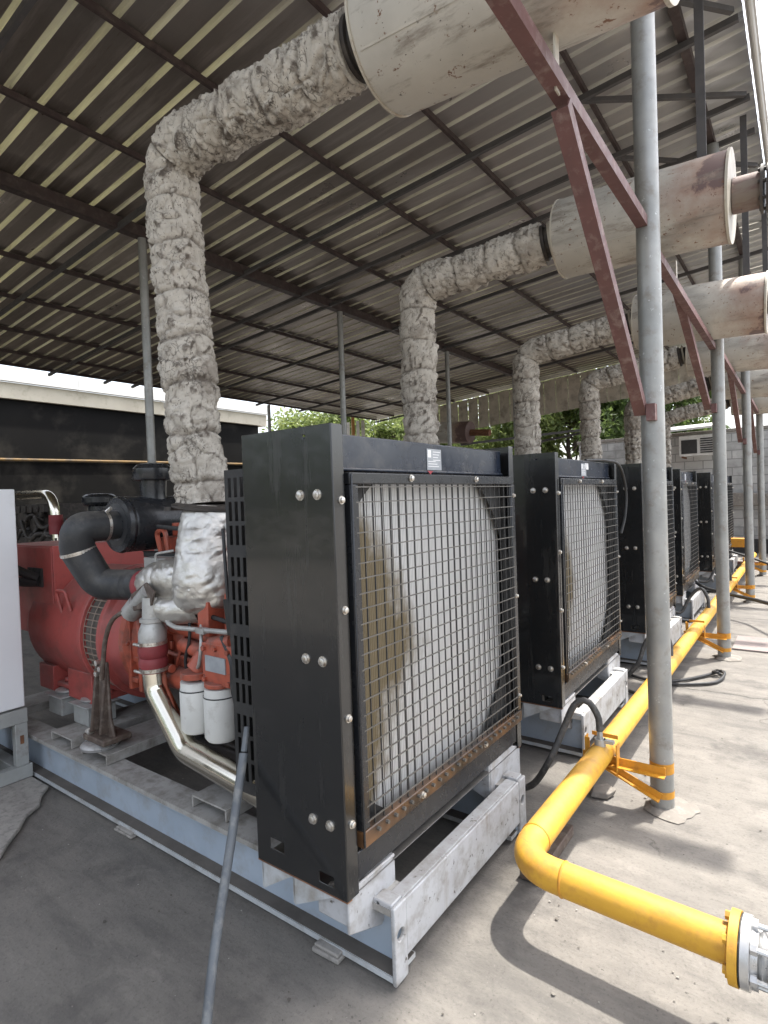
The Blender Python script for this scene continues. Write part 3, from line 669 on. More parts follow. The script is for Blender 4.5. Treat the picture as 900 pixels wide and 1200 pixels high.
b = MB(); b.prism([(-2.74, 1.545, 1.17), (-2.60, 1.545, 1.24), (-2.53, 1.545, 1.20), (-2.56, 1.545, 1.13), (-2.72, 1.545, 1.09)], (0, .012, 0)); b.build('turbo_bracket', M['cast_brown'], eng, bevel=.003)
b = MB(); b.tube(resample(spline([(-2.80, 1.60, 1.10), (-2.72, 1.575, 1.13), (-2.60, 1.56, 1.20)], 4), .02), .035, 14); b.cyl((-2.84, 1.60, 1.06), (-2.76, 1.60, 1.12), .052, 12); b.build('turbo_clamp', M['alu'], eng)
# charge air pipe
b = MB(); b.lathe((-2.60, 1.57, .945), (0, .02, 1), [(0, .066), (.05, .066), (.095, .05), (.10, .058), (.118, .058), (.12, .046), (.22, .044)], 24); b.build('aluminium_cone', M['alu'], eng)
b = MB(); b.lathe((-2.60, 1.57, .80), (0, 0, 1), [(0, .062), (.02, .064), (.045, .070), (.068, .064), (.072, .060), (.078, .066), (.105, .071), (.14, .066), (.155, .062)], 28); b.build('charge_hose', M['silicone'], eng)
for z in (.805, .935):
    b = MB(); b.lathe((-2.60, 1.57, z), (0, 0, 1), [(0, .068), (.018, .068)], 28, cap=False); b.lathe((-2.60, 1.57, z), (0, 0, 1), [(.0, .0655), (.018, .0655)], 28, cap=False); b.cyl((-2.64, 1.495, z + .009), (-2.58, 1.495, z + .009), .008, 8); b.build('hose_clamp', M['bolt'], eng)
b = MB(); b.tube(fillet([(-2.60, 1.57, .81), (-2.59, 1.57, .71), (-2.34, 1.555, .475), (-1.60, 1.50, .44)], [.10, .14], 10), .056, 28); b.build('charge_pipe', M['chrome'], eng)
b = MB(); b.tube(fillet([(-2.52, 1.60, 1.10), (-2.50, 1.59, 1.045), (-2.42, 1.585, 1.03), (-1.96, 1.58, 1.055), (-1.95, 1.60, 1.30), (-2.06, 1.62, 1.52)], .04, 5), .011, 10); b.box(-2.25, -2.19, 1.57, 1.60, 1.025, 1.05); b.build('coolant_line', M['alu'], eng)
b = MB(); b.tube(resample(spline([(-2.06, 1.60, 1.50), (-2.02, 1.575, 1.3), (-2.0, 1.57, 1.12), (-1.97, 1.56, .98), (-1.90, 1.55, .80)], 6), .03), .008, 7); b.cyl((-2.01, 1.57, 1.20), (-1.99, 1.57, 1.05), .020, 10); b.build('wiring', M['cable'], eng)
for k in range(5):
    b = MB(); x = -2.47 + .11 * k; b.cyl((x, 1.72, 1.105), (x, 1.685, 1.10), .014, 8); b.build('plug', M['bolt'], eng)
# air cleaner
b = MB(); ax = (.0, 1, .0)
b.lathe((-3.07, 1.66, 1.515), ax, [(0, .085), (.004, .105), (.01, .15), (.03, .158), (.05, .150), (.06, .155), (.40, .155), (.42, .14)], 40)
ac = b.build('air_cleaner', M['black_frame'], root)
b = MB(); b.lathe((-3.07, 1.56, 1.515), ax, [(0, .076), (.02, .079), (.10, .078), (.103, .12), (.11, .12)], 32); b.build('inlet_neck', M['rubber'], ac)
b = MB(); b.lathe((-3.07, 1.90, 1.64), (0, 0, 1), [(0, .075), (.04, .07), (.12, .075), (.125, .105), (.14, .112), (.19, .108), (.215, .085), (.225, .03)], 32); b.build('rain_cap', M['black_frame'], ac)
b = MB(); b.lathe((-3.07, 1.59, 1.515), ax, [(0, .083), (.016, .083)], 32, cap=False); b.cyl((-3.02, 1.59, 1.59), (-2.99, 1.60, 1.61), .010, 8); b.build('clamp', M['bolt'], ac)
b = MB(); b.box(-2.95, -2.62, 1.75, 2.1, 1.335, 1.36); b.prism([(-3.05, 1.80, 1.36), (-2.85, 1.80, 1.28), (-2.75, 1.80, 1.36)], (0, .03, 0)); b.build('shelf', M['matt_black'], ac)
hp = fillet([(-3.07, 1.60, 1.515), (-3.075, 1.46, 1.515), (-3.11, 1.47, 1.40), (-3.05, 1.55, 1.205), (-2.90, 1.63, 1.20), (-2.775, 1.645, 1.205)], [.09, .05, .09, .06], 8)
b = MB(); b.tube(resample(hp, .012), .085, 32, 0, lambda t: .080 + .006 * math.sin(min(1, t * 1.4) * 3.1) - (.008 if t > .93 else 0)); ih = b.build('intake_hose', M['rubber'], root)
b = MB(); rp = resample(hp, .012); ci = min(range(len(rp)), key=lambda i: (rp[i] - V((-3.10, 1.475, 1.395))).length); b.lathe(rp[ci], rp[ci + 2] - rp[ci - 2], [(0, .090), (.018, .090)], 32, cap=False); b.build('clamp', M['bolt'], ih)
# alternator
b = MB(); b.lathe((-4.30, 2.0, .85), (1, 0, 0), [(0, .22), (.02, .32), (.10, .36), (.16, .37), (.17, .385), (.84, .385), (.855, .40), (.89, .40), (.895, .365), (1.07, .365), (1.075, .40), (1.11, .40), (1.13, .37), (1.26, .36)], 56)
b.box(-3.75, -3.45, 1.68, 2.32, .44, .62); b.box(-4.15, -3.95, 1.68, 2.32, .44, .60)
alt = b.build('alternator', M['alt_red'], root, bevel=.004)
b = MB(); b.box(-4.55, -3.83, 1.66, 2.36, .80, 1.385); b.box(-4.545, -3.84, 1.653, 1.66, .81, 1.375); b.build('terminal_box', M['alt_red'], alt, bevel=.008)
b = MB(); b.box(-4.16, -3.96, 1.640, 1.653, 1.12, 1.24); b.tube(spline([(-4.0, 1.645, 1.17), (-4.1, 1.58, 1.22), (-4.3, 1.50, 1.30), (-4.5, 1.45, 1.3)], 5), .03, 8); b.tube(spline([(-4.0, 1.645, 1.15), (-4.15, 1.56, 1.16), (-4.5, 1.45, 1.22)], 5), .03, 8); b.build('cable_entry', M['matt_black'], alt)
b = MB(); b.lathe((-3.402, 2.0, .85), (1, 0, 0), [(0, .368), (.17, .368)], 72, cap=False); 
b.build('vent_recess', M['dust'], alt)
b = MB()
for k in range(60):
    a = 2 * math.pi * k / 60; c, s_ = math.cos(a), math.sin(a)
    b.bar((-3.405, 2 + .376 * c, .85 + .376 * s_), (-3.23, 2 + .376 * c, .85 + .376 * s_), .006, .010, (0, c, s_))
for x in (-3.402, -3.318, -3.232):
    b.lathe((x - .004, 2.0, .85), (1, 0, 0), [(0, .381), (.008, .381)], 56, cap=False)
b.build('vent_grille', M['wire_pale'], alt)
b = MB(); b.tube(fillet([(-3.70, 1.64, .98), (-3.72, 1.62, 1.12), (-3.60, 1.62, 1.12), (-3.58, 1.64, 1.0)], .03, 5), .010, 8); b.build('lifting_lug', M['alt_red'], alt)
for xc in (-3.86, -3.53):
    b = MB(); b.box(xc - .07, xc + .10, 1.69, 1.80, .475, .505); b.cyl((xc, 1.73, .505), (xc, 1.73, .53), .022, 6); b.build('foot', M['alt_red'], alt, bevel=.008)
# brown cast engine mount
b = MB()
b.prism([(-3.20, 1.56, .345), (-3.0, 1.56, .345), (-3.0, 1.56, .40), (-3.03, 1.56, .48), (-3.045, 1.56, .78), (-3.12, 1.56, .78), (-3.15, 1.56, .50), (-3.20, 1.56, .41)], (0, .02, 0))
for xa, xb in ((-3.155, -3.135), (-3.06, -3.04)): b.prism([(xa, 1.58, .40), (xa, 1.51, .40), (xa, 1.555, .76), (xa, 1.58, .78)], (.018, 0, 0))
b.box(-3.21, -2.99, 1.50, 1.66, .352, .385)
em = b.build('engine_mount', M['cast_brown'], root, bevel=.008)
b = MB(); b.lathe((-3.12, 1.55, .319), (0, 0, 1), [(0, .095), (.015, .10), (.025, .09), (.033, .07)], 24); b.build('rubber_pad', M['white_cast'], em)
for p in ((-3.10, 1.55, .72), (-3.06, 1.55, .75), (-3.09, 1.55, .78), (-3.17, 1.53, .378)):
    b = MB(); b.cyl(p, (p[0], p[1] - .022, p[2] + (.0 if p[2] > .5 else .03)), .016, 6); b.build('bolt', M['bolt'], em)
b = MB(); b.tube(resample(spline([(-2.80, 1.57, 1.09), (-2.92, 1.545, 1.03), (-2.985, 1.535, .92), (-3.01, 1.53, .80), (-3.035, 1.53, .70)], 6), .03), .012, 8); b.build('ground_strap', M['cast_brown'], em)

units = [root]
DY = [0, 1.94, 4.1, 6.2, 8.6, 10.8]
ulab = ['', 'second generator set, clean grey radiator fins, cable looped over its top corner',
        'third generator set, its black radiator cut by the nearest galvanised post',
        'fourth generator set, radiator seen just right of the nearest galvanised post',
        'fifth generator set, narrow radiator seen just left of the second galvanised post',
        'farthest generator set, at the end of the row before the block wall']
for i in range(1, 6):
    c = copy_tree(root); c.location.y = UY + DY[i]; c['label'] = ulab[i]; units.append(c)
    c.location.x += (0, .0, .02, -.03, .015, -.02)[i]; c.rotation_euler.z = R((0, .4, -.7, .6, -.4, .8)[i])
# things on the second unit
b = MB()
for k in range(4): b.prism([(-1.2215, 3.98 + .012 * k, 1.77 - .01 * (k % 2)), (-1.2215, 4.0 + .012 * k, 1.76), (-1.2215, 4.0 + .012 * k, 1.80 - .008 * (k % 3)), (-1.2215, 3.985 + .012 * k, 1.805)], (.006 + .004 * (k % 2), 0, 0))
tag(b.build('plastic_tag', M['label_white'], None, org=(-1.2215, 4.0, 1.78)), 'crumpled white plastic tag stuck on the tank of the second radiator', 'tag')
def cable(name, pts, r, mat, label, cat, group=None, n=8, step=.03):
    p = resample(spline(pts, 8), step); b = MB(); b.tube(p, r, n)
    return tag(b.build(name, mat, None, org=pts[0]), label, cat, group)
cable('cable', [(-1.25, 4.10, 1.83), (-1.19, 4.40, 1.835), (-1.15, 4.60, 1.80), (-1.135, 4.72, 1.62), (-1.14, 4.70, 1.42), (-1.16, 4.64, 1.28)], .011, M['cable'], 'black cable looping over the top right corner of the second radiator', 'cable')

# ------------------------------------------------------------------ lagged exhaust pipes and mufflers
def lag_disp(seed):
    rg = random.Random(seed); th0 = rg.uniform(0, 6.28); off = V((seed * 3.7, seed * 1.3, 0))
    def d(p, a, L):
        p = p + off
        s = noise.noise(p * 4.5) * .12 + noise.noise(p * 12) * .07 + noise.noise(p * 34) * .045; k_ = 0.0
        q = p + noise.noise_vector(p * 7) * .06
        c1 = max(0, 1 - abs(noise.noise(q * 8.5 + V((0, 4, 2)))) * 10); s -= .10 * c1                    # torn creases
        c2 = max(0, 1 - abs(noise.noise(q * 21 + V((3, 0, 1)))) * 6); s -= .055 * c2
        fl = noise.noise(V((q.x * 38, q.y * 38, q.z * 20))); k_ = max(c1 * .62, c2 * .62)
        if fl > .28: s += .05; k_ = max(k_, min(.85, (fl - .28) * 5))                                        # lifted flakes
        g = (L + .035 * noise.noise(p * 6)) % .24; w_ = math.exp(-((g - .12) / .012) ** 2)
        s -= .12 * w_; s += .05 * (g / .24); k_ = max(k_, .75 * w_)
        da = (a - th0 + math.pi + .5 * noise.noise(V((L * 3, seed, 0)))) % (2 * math.pi) - math.pi
        k = math.exp(-(da / .4) ** 2); s += k * (.32 * noise.noise(p * 18) + .06); k_ = max(k_, k * (.35 + .9 * noise.noise(p * 14)))
        return s, max(0.0, min(1.0, k_))
    return d
def lagged(label, ys, xv, zt, zb, xm, zm, ym, seed, r=.13, xb=None):
    t = thing('lagged_exhaust_pipe', label, 'exhaust pipe', (xb or xv, ys, zb), 'lagged exhaust pipes rising from the engines')
    pts = fillet([(xb or xv, ys, zb), (xv + (xb - xv) * .45 if xb else xv, ys, (zb + zt) / 2), (xv, ys, zt), (xm, ym, zm)], [.4, .17], 10)
    b = MB(); b.tube(resample(pts, .009 if seed == 1 else .014), r, 108 if seed == 1 else 64, 0, None, lag_disp(seed))
    b.build('lagging', M['lag'], t, sharp=70)
    d = (V((xm, ym, zm)) - V((xv, ys, zt))).normalized(); e = V((xm, ym, zm))
    b = MB(); b.lathe(e - d * .01, d, [(0, r * .9), (.03, r * .92), (.035, r * .6)], 36); b.lathe(e + d * .02, d, [(0, r * .78), (.10, r * .78)], 28); b.build('pipe_neck', M['sump'], t)
    b = MB(); b.lathe(e + d * .05, d, [(0, r * .98), (.018, r * .98)], 36); b.build('pipe_flange', M['muffler_rim'], t)
    return t
def muffler(label, ym, xl, zl, xr, zr, xend, scale=1.0):
    L = V((xr, ym, zr)) - V((xl, ym, zl)); d = L.normalized(); ln = L.length
    t = thing('exhaust_muffler', label, 'muffler', (xl, ym, zl), 'cream exhaust mufflers slung under the roof')
    r = .25; b = MB(); o = V((xl, ym, zl))
    b.lathe(o, d, [(0, r * .98), (.012, r), (ln - .012, r), (ln, r * .98)], 64)
    b.bar(o + d * .01 + V((0, -r * .78, -r * .63)), o + d * (ln - .02) + V((0, -r * .78, -r * .63)), .008, .004, (0, -.78, -.63))
    can = b.build('can', M['muffler'], t); 
    b = MB(); b.lathe(o + d * (ln - .004), d, [(0, r * 1.03), (.014, r * 1.03)], 64); b.build('end_rim', M['muffler_rim'], t)
    b = MB(); b.lathe(o - d * .006, d, [(0, r * 1.01), (.008, r * 1.01)], 64); b.build('end_rim', M['muffler_rim'], t)
    b = MB(); b.lathe(o + d * ln, d, [(.014, .098), (.15, .098)], 32); b.build('outlet_neck', M['muffler'], t)
    b = MB(); b.lathe(o + d * ln, d, [(.15, .13), (.165, .13)], 32); b.lathe(o + d * ln, d, [(.18, .13), (.195, .13)], 32)
    for k in range(8):
        a = k * math.pi / 4; q = o + d * (ln + .14) + V((0, .11 * math.cos(a), .11 * math.sin(a))); b.cyl(q, q + d * .07, .010, 6)
    b.build('outlet_flange', M['sump'], t)
    b = MB(); b.lathe(o + d * ln, d, [(.195, .085), (xend - xr, .085)], 28); b.build('tail_pipe', M['soot_pipe'], t)
    return t
mdat = [(1.83, -1.25, 3.345, -.29, 3.275, .42), (3.95, -1.31, 3.335, -.33, 3.29, .42), (5.95, -1.28, 3.22, -.25, 3.17, .42), (7.95, -1.13, 3.24, -.2, 3.19, .35), (10.0, -1.1, 3.18, -.15, 3.13, .35), (12.1, -1.05, 3.15, -.12, 3.1, .3)]
mlab = ['large cream muffler nearest the camera, at the top of the photo', 'cream muffler behind the nearest galvanised post, with a sooty outlet flange', 'cream muffler scorched red at its outlet end, third from the camera', 'pale muffler below and behind the red-scorched one, fourth in the row', 'fifth muffler of the row, beyond the second galvanised post', 'smallest and farthest muffler, by the last posts']
for l, (ym, xl, zl, xr, zr, xe) in zip(mlab, mdat): muffler(l, ym, xl, zl, xr, zr, xe)
pdat = [(1.80, -2.64, 3.43, 1.61, -1.40, 3.385, 1.83, -2.475), (3.80, -2.42, 3.25, 1.5, -1.44, 3.34, 3.93, None), (5.85, -2.38, 3.10, 1.5, -1.40, 3.22, 5.95, None), (7.9, -2.33, 3.08, 1.5, -1.25, 3.24, 7.95, None), (9.95, -2.25, 3.0, 1.5, -1.2, 3.18, 10., None), (12.05, -2.2, 2.95, 1.5, -1.15, 3.15, 12.1, None)]
plab = ['nearest exhaust pipe in cracked cream lagging, rising from the foil wrap', 'lagged exhaust pipe rising behind the nearest radiator, second in the row', 'lagged exhaust pipe above the second radiator, left of the red-brown brace', 'fourth lagged exhaust pipe, seen against the trees beside the nearest post', 'fifth lagged exhaust pipe, partly hidden by the nearest post', 'farthest lagged exhaust pipe, low under the gable']
for i, (l, (ys, xv, zt, zb, xm, zm, ym, xb)) in enumerate(zip(plab, pdat)): lagged(l, ys, xv, zt, zb, xm, zm, ym, i + 1, .13, xb)

# ------------------------------------------------------------------ shed: roof, posts, braces
SL = .0765
def rz(x): return 4.5 + SL * (x + 5.45)
rf = thing('shed_roof', 'corrugated metal shed roof with pans coloured as shaded and ribs as lit on dark purlins', 'roof', (-5.5, 6.5, 4.5))
b = MB(); xs = [-10.75 + (10.75 - .30) * i / 12 for i in range(13)]
y = -.75; prof = []; pitch = .213; rg = random.Random(2)
while y < 14.2:
    j = rg.uniform(-.004, .004)
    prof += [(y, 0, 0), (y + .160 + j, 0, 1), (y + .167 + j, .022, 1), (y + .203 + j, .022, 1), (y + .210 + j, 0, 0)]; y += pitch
nx = len(xs); vs = []; fs = []; mi = []
for x in xs:
    for k, (yy, h, m_) in enumerate(prof): vs.append((x, yy, rz(x) + h))
n = len(prof)
b.v = [V(p) for p in vs]
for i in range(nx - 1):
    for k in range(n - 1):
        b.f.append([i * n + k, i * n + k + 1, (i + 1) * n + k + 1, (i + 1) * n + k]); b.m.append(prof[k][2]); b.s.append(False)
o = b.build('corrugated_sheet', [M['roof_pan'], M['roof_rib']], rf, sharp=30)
# rebuild shared verts are not needed; give the sheet its metal thickness
sm = o.modifiers.new('Solidify', 'SOLIDIFY'); sm.thickness = .0015; sm.offset = 1
for x in (-.66, -1.36, -2.40, -3.40, -4.45, -6.82, -7.87, -9.0, -9.95, -10.6):
    b = MB(); w, h = (.028, .045) if x < -1 else (.06, .07)
    b.box(x - w / 2, x + w / 2, -.7, 14.15, rz(x) - h - .012, rz(x) - .010); b.build('purlin', M['purlin'], rf)
b = MB(); b.box(-5.50, -5.40, -.7, 14.15, 4.37, 4.485); b.build('main_beam', M['purlin'], rf)
for yy in (1.55, 3.10, 4.67, 5.65, 6.2, 7.75, 9.35, 10.8, 12.4, 14.05):
    b = MB(); b.bar((-10.6, yy, rz(-10.6) - .115), (-.32, yy, rz(-.32) - .115), .034, .045); b.build('rafter', M['rafter'], rf)
for ya, yb in ((4.70, 5.62), (5.68, 6.9), (3.2, 4.6)):
    b = MB(); b.bar((-1.40, ya, rz(-1.4) - .10), (-.35, yb, rz(-.35) - .10), .035, .035); b.build('wind_brace', M['rafter'], rf)
b = MB(); b.box(-.285, -.225, -.7, 14.2, 4.86, 4.90); b.box(-.285, -.279, -.7, 14.2, 4.90, 5.0); b.cyl((-.255, -.7, 4.85), (-.255, 14.2, 4.85), .018, 10)
for k in range(16): b.box(-.288, -.222, -.3 + .93 * k, -.27 + .93 * k, 4.857, 4.904)
b.build('gutter', M['gutter'], rf)
b = MB(); b.box(-.22, .03, -.7, 4.75, 4.885, 4.90); b.build('eave_flashing', M['rafter'], rf)
# gable cladding at the far end
b = MB(); x = -9.2; k = 0
def gz(x): return 3.42 + max(0, (x + 7.5)) * .078
while x < -.4:
    b.box(x, x + .15, 14.0 + (.0 if k % 2 else .022), 14.004 + (.0 if k % 2 else .022), gz(x), rz(x) - .09); x += .152; k += 1
tag(b.build('gable_cladding', M['cladding'], None, org=(-5, 14, 4)), 'strip of dusty vertical cladding closing the far gable under the roof', 'cladding')
b = MB()
for k in range(7): x = -11.6 + .19 * k; b.box(x, x + .12, 13.2, 13.21, 2.7, 3.95)
tag(b.build('slatted_screen', M['cladding'], None, org=(-11, 13.2, 3)), 'pale slatted screen with bright gaps at the far left of the gable', 'screen')

def post(x, y, r, z1, label, mat, group, yellow=False):
    t = thing('roof_post', label, 'post', (x, y, 0), group)
    b = MB(); b.cyl((x, y, 0), (x, y, z1), r, 28); b.build('shaft', mat, t)
    if yellow:
        b = MB(); b.lathe((x, y, .07), (0, 0, 1), [(0, r + .0012), (.035, r + .0012)], 28, cap=False); b.build('paint_splash', M['yellow_dull'], t)
        b = MB(); b.lathe((x, y, .192), (0, 0, 1), [(0, r + .0012), (.052, r + .0012)], 28, cap=False); b.build('paint_splash', M['yellow_dull'], t)
        b = MB(); n = 26; vs = []
        for k in range(n):
            a = 2 * math.pi * k / n; q = .13 + .055 * noise.noise(V((math.cos(a) * 1.6, math.sin(a) * 1.6, y))) + .03 * noise.noise(V((math.cos(a) * 5, math.sin(a) * 5, y)))
            vs.append((x + .03 + q * math.cos(a), y + .02 + q * .9 * math.sin(a), .0045))
        vs += [(x + (r + .02) * math.cos(2 * math.pi * k / n), y + (r + .02) * math.sin(2 * math.pi * k / n), .022) for k in range(n)]
        b.add(vs, [(k, (k + 1) % n, n + (k + 1) % n, n + k) for k in range(n)] + [tuple(range(n, 2 * n))]); b.build('cement_collar', M['cement'], t)
    return t
RP = [(-.61, 3.1), (-.65, 6.195), (-.655, 9.4), (-.66, 12.3)]
PL = ['nearest galvanised steel post, thickest and standing by the gas pipe elbow', 'second galvanised post from the camera, beside the gas pipe', 'third galvanised post, carrying the far brown braces', 'farthest galvanised post of the front row, near the block wall']
for (x, y), l in zip(RP, PL): post(x, y, .055, rz(x) - .1, l, M['galv_post'], 'galvanised posts along the open side', True)
ML = ['slim grey roof post behind the nearest lagged pipe', 'slim roof post rising above the nearest radiator', 'slim roof post right of the second lagged pipe', 'slim roof post left of the third lagged pipe']
for k, l in enumerate(ML): post(-5.45, 3.37 + 3.1 * k, .042, 4.37, l, M['galv_post'], 'slim posts under the main roof beam')
post(-10.5, 9.66, .04, rz(-10.5) - .1, 'slim post at the far eave, left of the pale trees', M['galv_post'], 'far eave posts')
post(-10.5, 12.87, .05, rz(-10.5) - .1, 'orange painted post at the far eave, before the trees', M['orange_post'], 'far eave posts')
# support rails and braces of red oxide steel
rl = ['red oxide rail crossing the nearest muffler down to the nearest post', 'red oxide rail between the first and second galvanised posts', 'red oxide rail between the second and third galvanised posts', 'red oxide rail between the third and farthest galvanised posts']
ry = [-.4] + [p[1] for p in RP]
for k, l in enumerate(rl):
    b = MB(); x = -.655 - .03 * (k > 0); b.angle((x + .06, ry[k] + .05, 2.875), (x + (.055 if k == 0 else .03), ry[k + 1] - .055, 2.885), .05, .006, (0, 0, 1), -1)
    tag(b.build('support_rail', M['redlead'], None, org=(x, ry[k], 2.9)), l, 'steel rail', 'red oxide rails along the posts')
bd = [((-.625, 3.035, 1.97), (-.59, 1.86, 2.83)), ((-.70, 6.10, 2.33), (-.68, 4.50, 2.97)), ((-.70, 9.32, 2.22), (-.68, 7.9, 2.97)), ((-.70, 12.2, 2.2), (-.68, 10.9, 2.95))]
bl = ['thick red-brown diagonal brace ending on the nearest post', 'diagonal brace in front of the red-scorched muffler', 'diagonal brace ending on the third galvanised post', 'farthest small diagonal brace by the last galvanised post']
for (a, c), l in zip(bd, bl):
    t = thing('diagonal_brace', l, 'brace', a, 'red oxide braces on the posts')
    b = MB(); d = (V(c) - V(a)); b.angle(a, c, .055, .006, (0, 0, 1), 1); b.build('angle_bar', M['redlead'], t)
    b = MB(); b.box(c[0] - .028, c[0] - .022, c[1] - .04, c[1] - .005, c[2] + .04, c[2] + .22); b.build('upright_tip', M['muffler_rim'], t)
    b = MB(); b.box(a[0] + .004, a[0] + .045, a[1] - .03, a[1] + .04, a[2] - .03, a[2] + .05); b.build('weld_plate', M['redlead'], t)
# muffler hangers
hl = ['dark hanger strap above the nearest muffler', 'dark hanger strap above the second muffler', 'dark hanger strap above the third muffler', 'dark hanger strap above the fourth muffler', 'dark hanger strap above the fifth muffler', 'dark hanger strap above the farthest muffler']
for l, (ym, xl, zl, xr, zr, xe) in zip(hl, mdat):
    b = MB(); x = xr - .14; zc = zl + (zr - zl) * (x - xl) / (xr - xl)
    b.bar((x, ym, zc + .255), (x, ym, rz(x) - .08), .05, .01, (0, 1, 0))
    tag(b.build('hanger_strap', M['rafter'], None, org=(x, ym, zc + .25)), l, 'hanger', 'hanger straps holding the mufflers')

# ------------------------------------------------------------------ yellow gas pipe
gp = thing('gas_pipe', 'yellow gas pipe with a bend, running along the foot of the posts', 'pipe', (-.87, 1.93, 0))
PZ = .262
b = MB(); pts = fillet([(-.19, 1.905, PZ), (-.872, 1.93, PZ), (-.868, 13.4, PZ)], [.155], 14)
b.tube(pts, .056, 36); b.build('pipe_run', M['yellow'], gp)
for p, d in (((-.70, 1.924, PZ), (1, 0, 0)), ((-.872, 2.10, PZ), (0, 1, 0)), ((-.205, 1.906, PZ), (1, 0, 0))):
    b = MB(); b.lathe(p, d, [(-.006, .0555), (-.002, .0592), (.002, .0592), (.006, .0555)], 36, cap=False); b.build('weld_bead', M['yellow_dull'], gp)
b = MB(); b.lathe((-.20, 1.905, PZ), (1, -.03, 0), [(0, .098), (.024, .098)], 40)
for k in range(6):
    a = k * math.pi / 3 + .3; b.cyl((-.215, 1.905 + .078 * math.cos(a), PZ + .078 * math.sin(a)), (-.20, 1.905 + .078 * math.cos(a), PZ + .078 * math.sin(a)), .013, 6)
b.build('flange', M['yellow'], gp)
b = MB(); b.cyl((-.869, 2.96, PZ + .05), (-.869, 2.96, PZ + .085), .028, 14); b.cyl((-.869, 2.96, PZ + .085), (-.869, 2.96, PZ + .13), .016, 6); b.box(-.85, -.80, 2.945, 2.975, PZ + .07, PZ + .085); b.build('hose_fitting', M['alu'], gp)
fc = thing('flexible_coupling', 'silvery flanged bellows coupling bolted to the gas pipe end', 'coupling', (-.17, 1.904, 0))
b = MB(); b.lathe((-.174, 1.904, PZ), (1, -.03, 0), [(0, .094), (.003, .094)], 36); b.build('gasket', M['matt_black'], fc)
b = MB(); b.lathe((-.170, 1.904, PZ), (1, -.03, 0), [(0, .096), (.022, .096), (.024, .07), (.04, .062)], 40); b.build('flange', M['white_cast'], fc)
b = MB(); b.lathe((-.13, 1.903, PZ), (1, -.03, 0), [(t * .011, .058 + (.014 if t % 2 else 0)) for t in range(17)], 32); b.build('bellows', M['white_cast'], fc)
b = MB(); b.lathe((.06, 1.898, PZ), (1, -.03, 0), [(0, .07), (.012, .096), (.034, .096)], 40); b.build('flange', M['white_cast'], fc)
for k in range(6):
    a = k * math.pi / 3 + .3; yy, zz = 1.904 + .078 * math.cos(a), PZ + .078 * math.sin(a)
    b = MB(); b.cyl((-.19, yy, zz), (.12, yy - .008, zz), .008, 8); b.cyl((-.148, yy, zz), (-.132, yy, zz), .016, 6); b.cyl((-.09, yy - .001, zz), (-.068, yy - .001, zz), .017, 6); b.cyl((.02, yy - .003, zz), (.058, yy - .004, zz), .016, 6); b.build('tie_rod', M['white_cast'], fc)
b = MB(); b.tube(fillet([(.094, 1.897, PZ), (.55, 1.883, PZ), (.56, 1.88, -.02)], [.14], 12), .056, 32); tag(b.build('riser_pipe', M['yellow'], None, org=(.5, 1.88, 0)), 'short yellow pipe beyond the silvery coupling, bending down into the floor', 'pipe')
brl = ['yellow angle bracket holding the gas pipe to the nearest post', 'yellow angle bracket holding the gas pipe to the second post', 'yellow angle bracket holding the gas pipe to the third post', 'yellow angle bracket holding the gas pipe to the farthest post']
for (x, y), l in zip(RP, brl):
    t = thing('pipe_bracket', l, 'bracket', (x, y, .2), 'yellow brackets on the posts')
    ys = y - .065
    b = MB(); b.angle((-.98, ys, .196), (x + .03, ys, .196), .042, .005, (0, 0, 1), 1); b.build('arm', M['yellow_dull'], t)
    b = MB(); b.angle((-.90, ys + .01, .185), (x + .0, ys + .005, .068), .036, .005, (0, 0, 1), 1); b.build('strut', M['yellow_dull'], t)
    b = MB(); b.box(-.955, -.950, ys - .05, ys, .205, .33); b.box(-.800, -.795, ys - .05, ys + .005, .175, .315); b.box(-.950, -.930, ys - .05, ys - .045, .205, .33)
    b.box(-.930, -.80, ys - .004, ys, .31 + .02, .35)
    b.build('clamp_plate', M['yellow_dull'], t)
cable('gas_hose', [(-.869, 2.96, .385), (-.878, 2.965, .46), (-.93, 2.96, .53), (-.99, 2.94, .50), (-1.04, 2.90, .37), (-1.09, 2.84, .23), (-1.20, 2.86, .06), (-1.32, 2.84, .025), (-1.5, 2.78, .022)], .017, M['hose_grey'], 'black rubber hose arching from the gas pipe to the nearest set', 'hose', 'gas hoses', 12)
cable('gas_hose', [(-.869, 4.86, .31), (-.88, 4.88, .42), (-.95, 4.90, .50), (-1.05, 4.88, .40), (-1.12, 4.82, .2), (-1.3, 4.80, .05), (-1.6, 4.9, .025)], .017, M['hose_grey'], 'black hose arching from the gas pipe beside the second radiator', 'hose', 'gas hoses', 10)
cable('gas_hose', [(-.869, 7.0, .31), (-.88, 7.02, .42), (-.95, 7.04, .52), (-1.05, 7.02, .42), (-1.14, 6.95, .25), (-1.3, 6.9, .3)], .017, M['hose_grey'], 'black hose from the gas pipe beside the third radiator', 'hose', 'gas hoses', 10)
cable('gas_hose', [(-.869, 9.2, .31), (-.88, 9.22, .45), (-.95, 9.24, .55), (-1.05, 9.22, .48), (-1.14, 9.15, .3), (-1.3, 9.1, .3)], .017, M['hose_grey'], 'black hose from the gas pipe beside the fourth radiator', 'hose', 'gas hoses', 10)
cable('floor_cable', [(-1.6, 5.35, .018), (-1.42, 5.33, .018), (-1.20, 5.16, .018), (-1.0, 5.12, .018), (-.86, 5.24, .02), (-.72, 5.46, .02), (-.62, 5.62, .03), (-.585, 5.55, .035), (-.60, 5.40, .02), (-.66, 5.27, .018), (-.85, 5.13, .018), (-1.08, 5.03, .018)], .013, M['cable'], 'black cable with a knotted end lying on the sunlit floor', 'cable', None, 10)
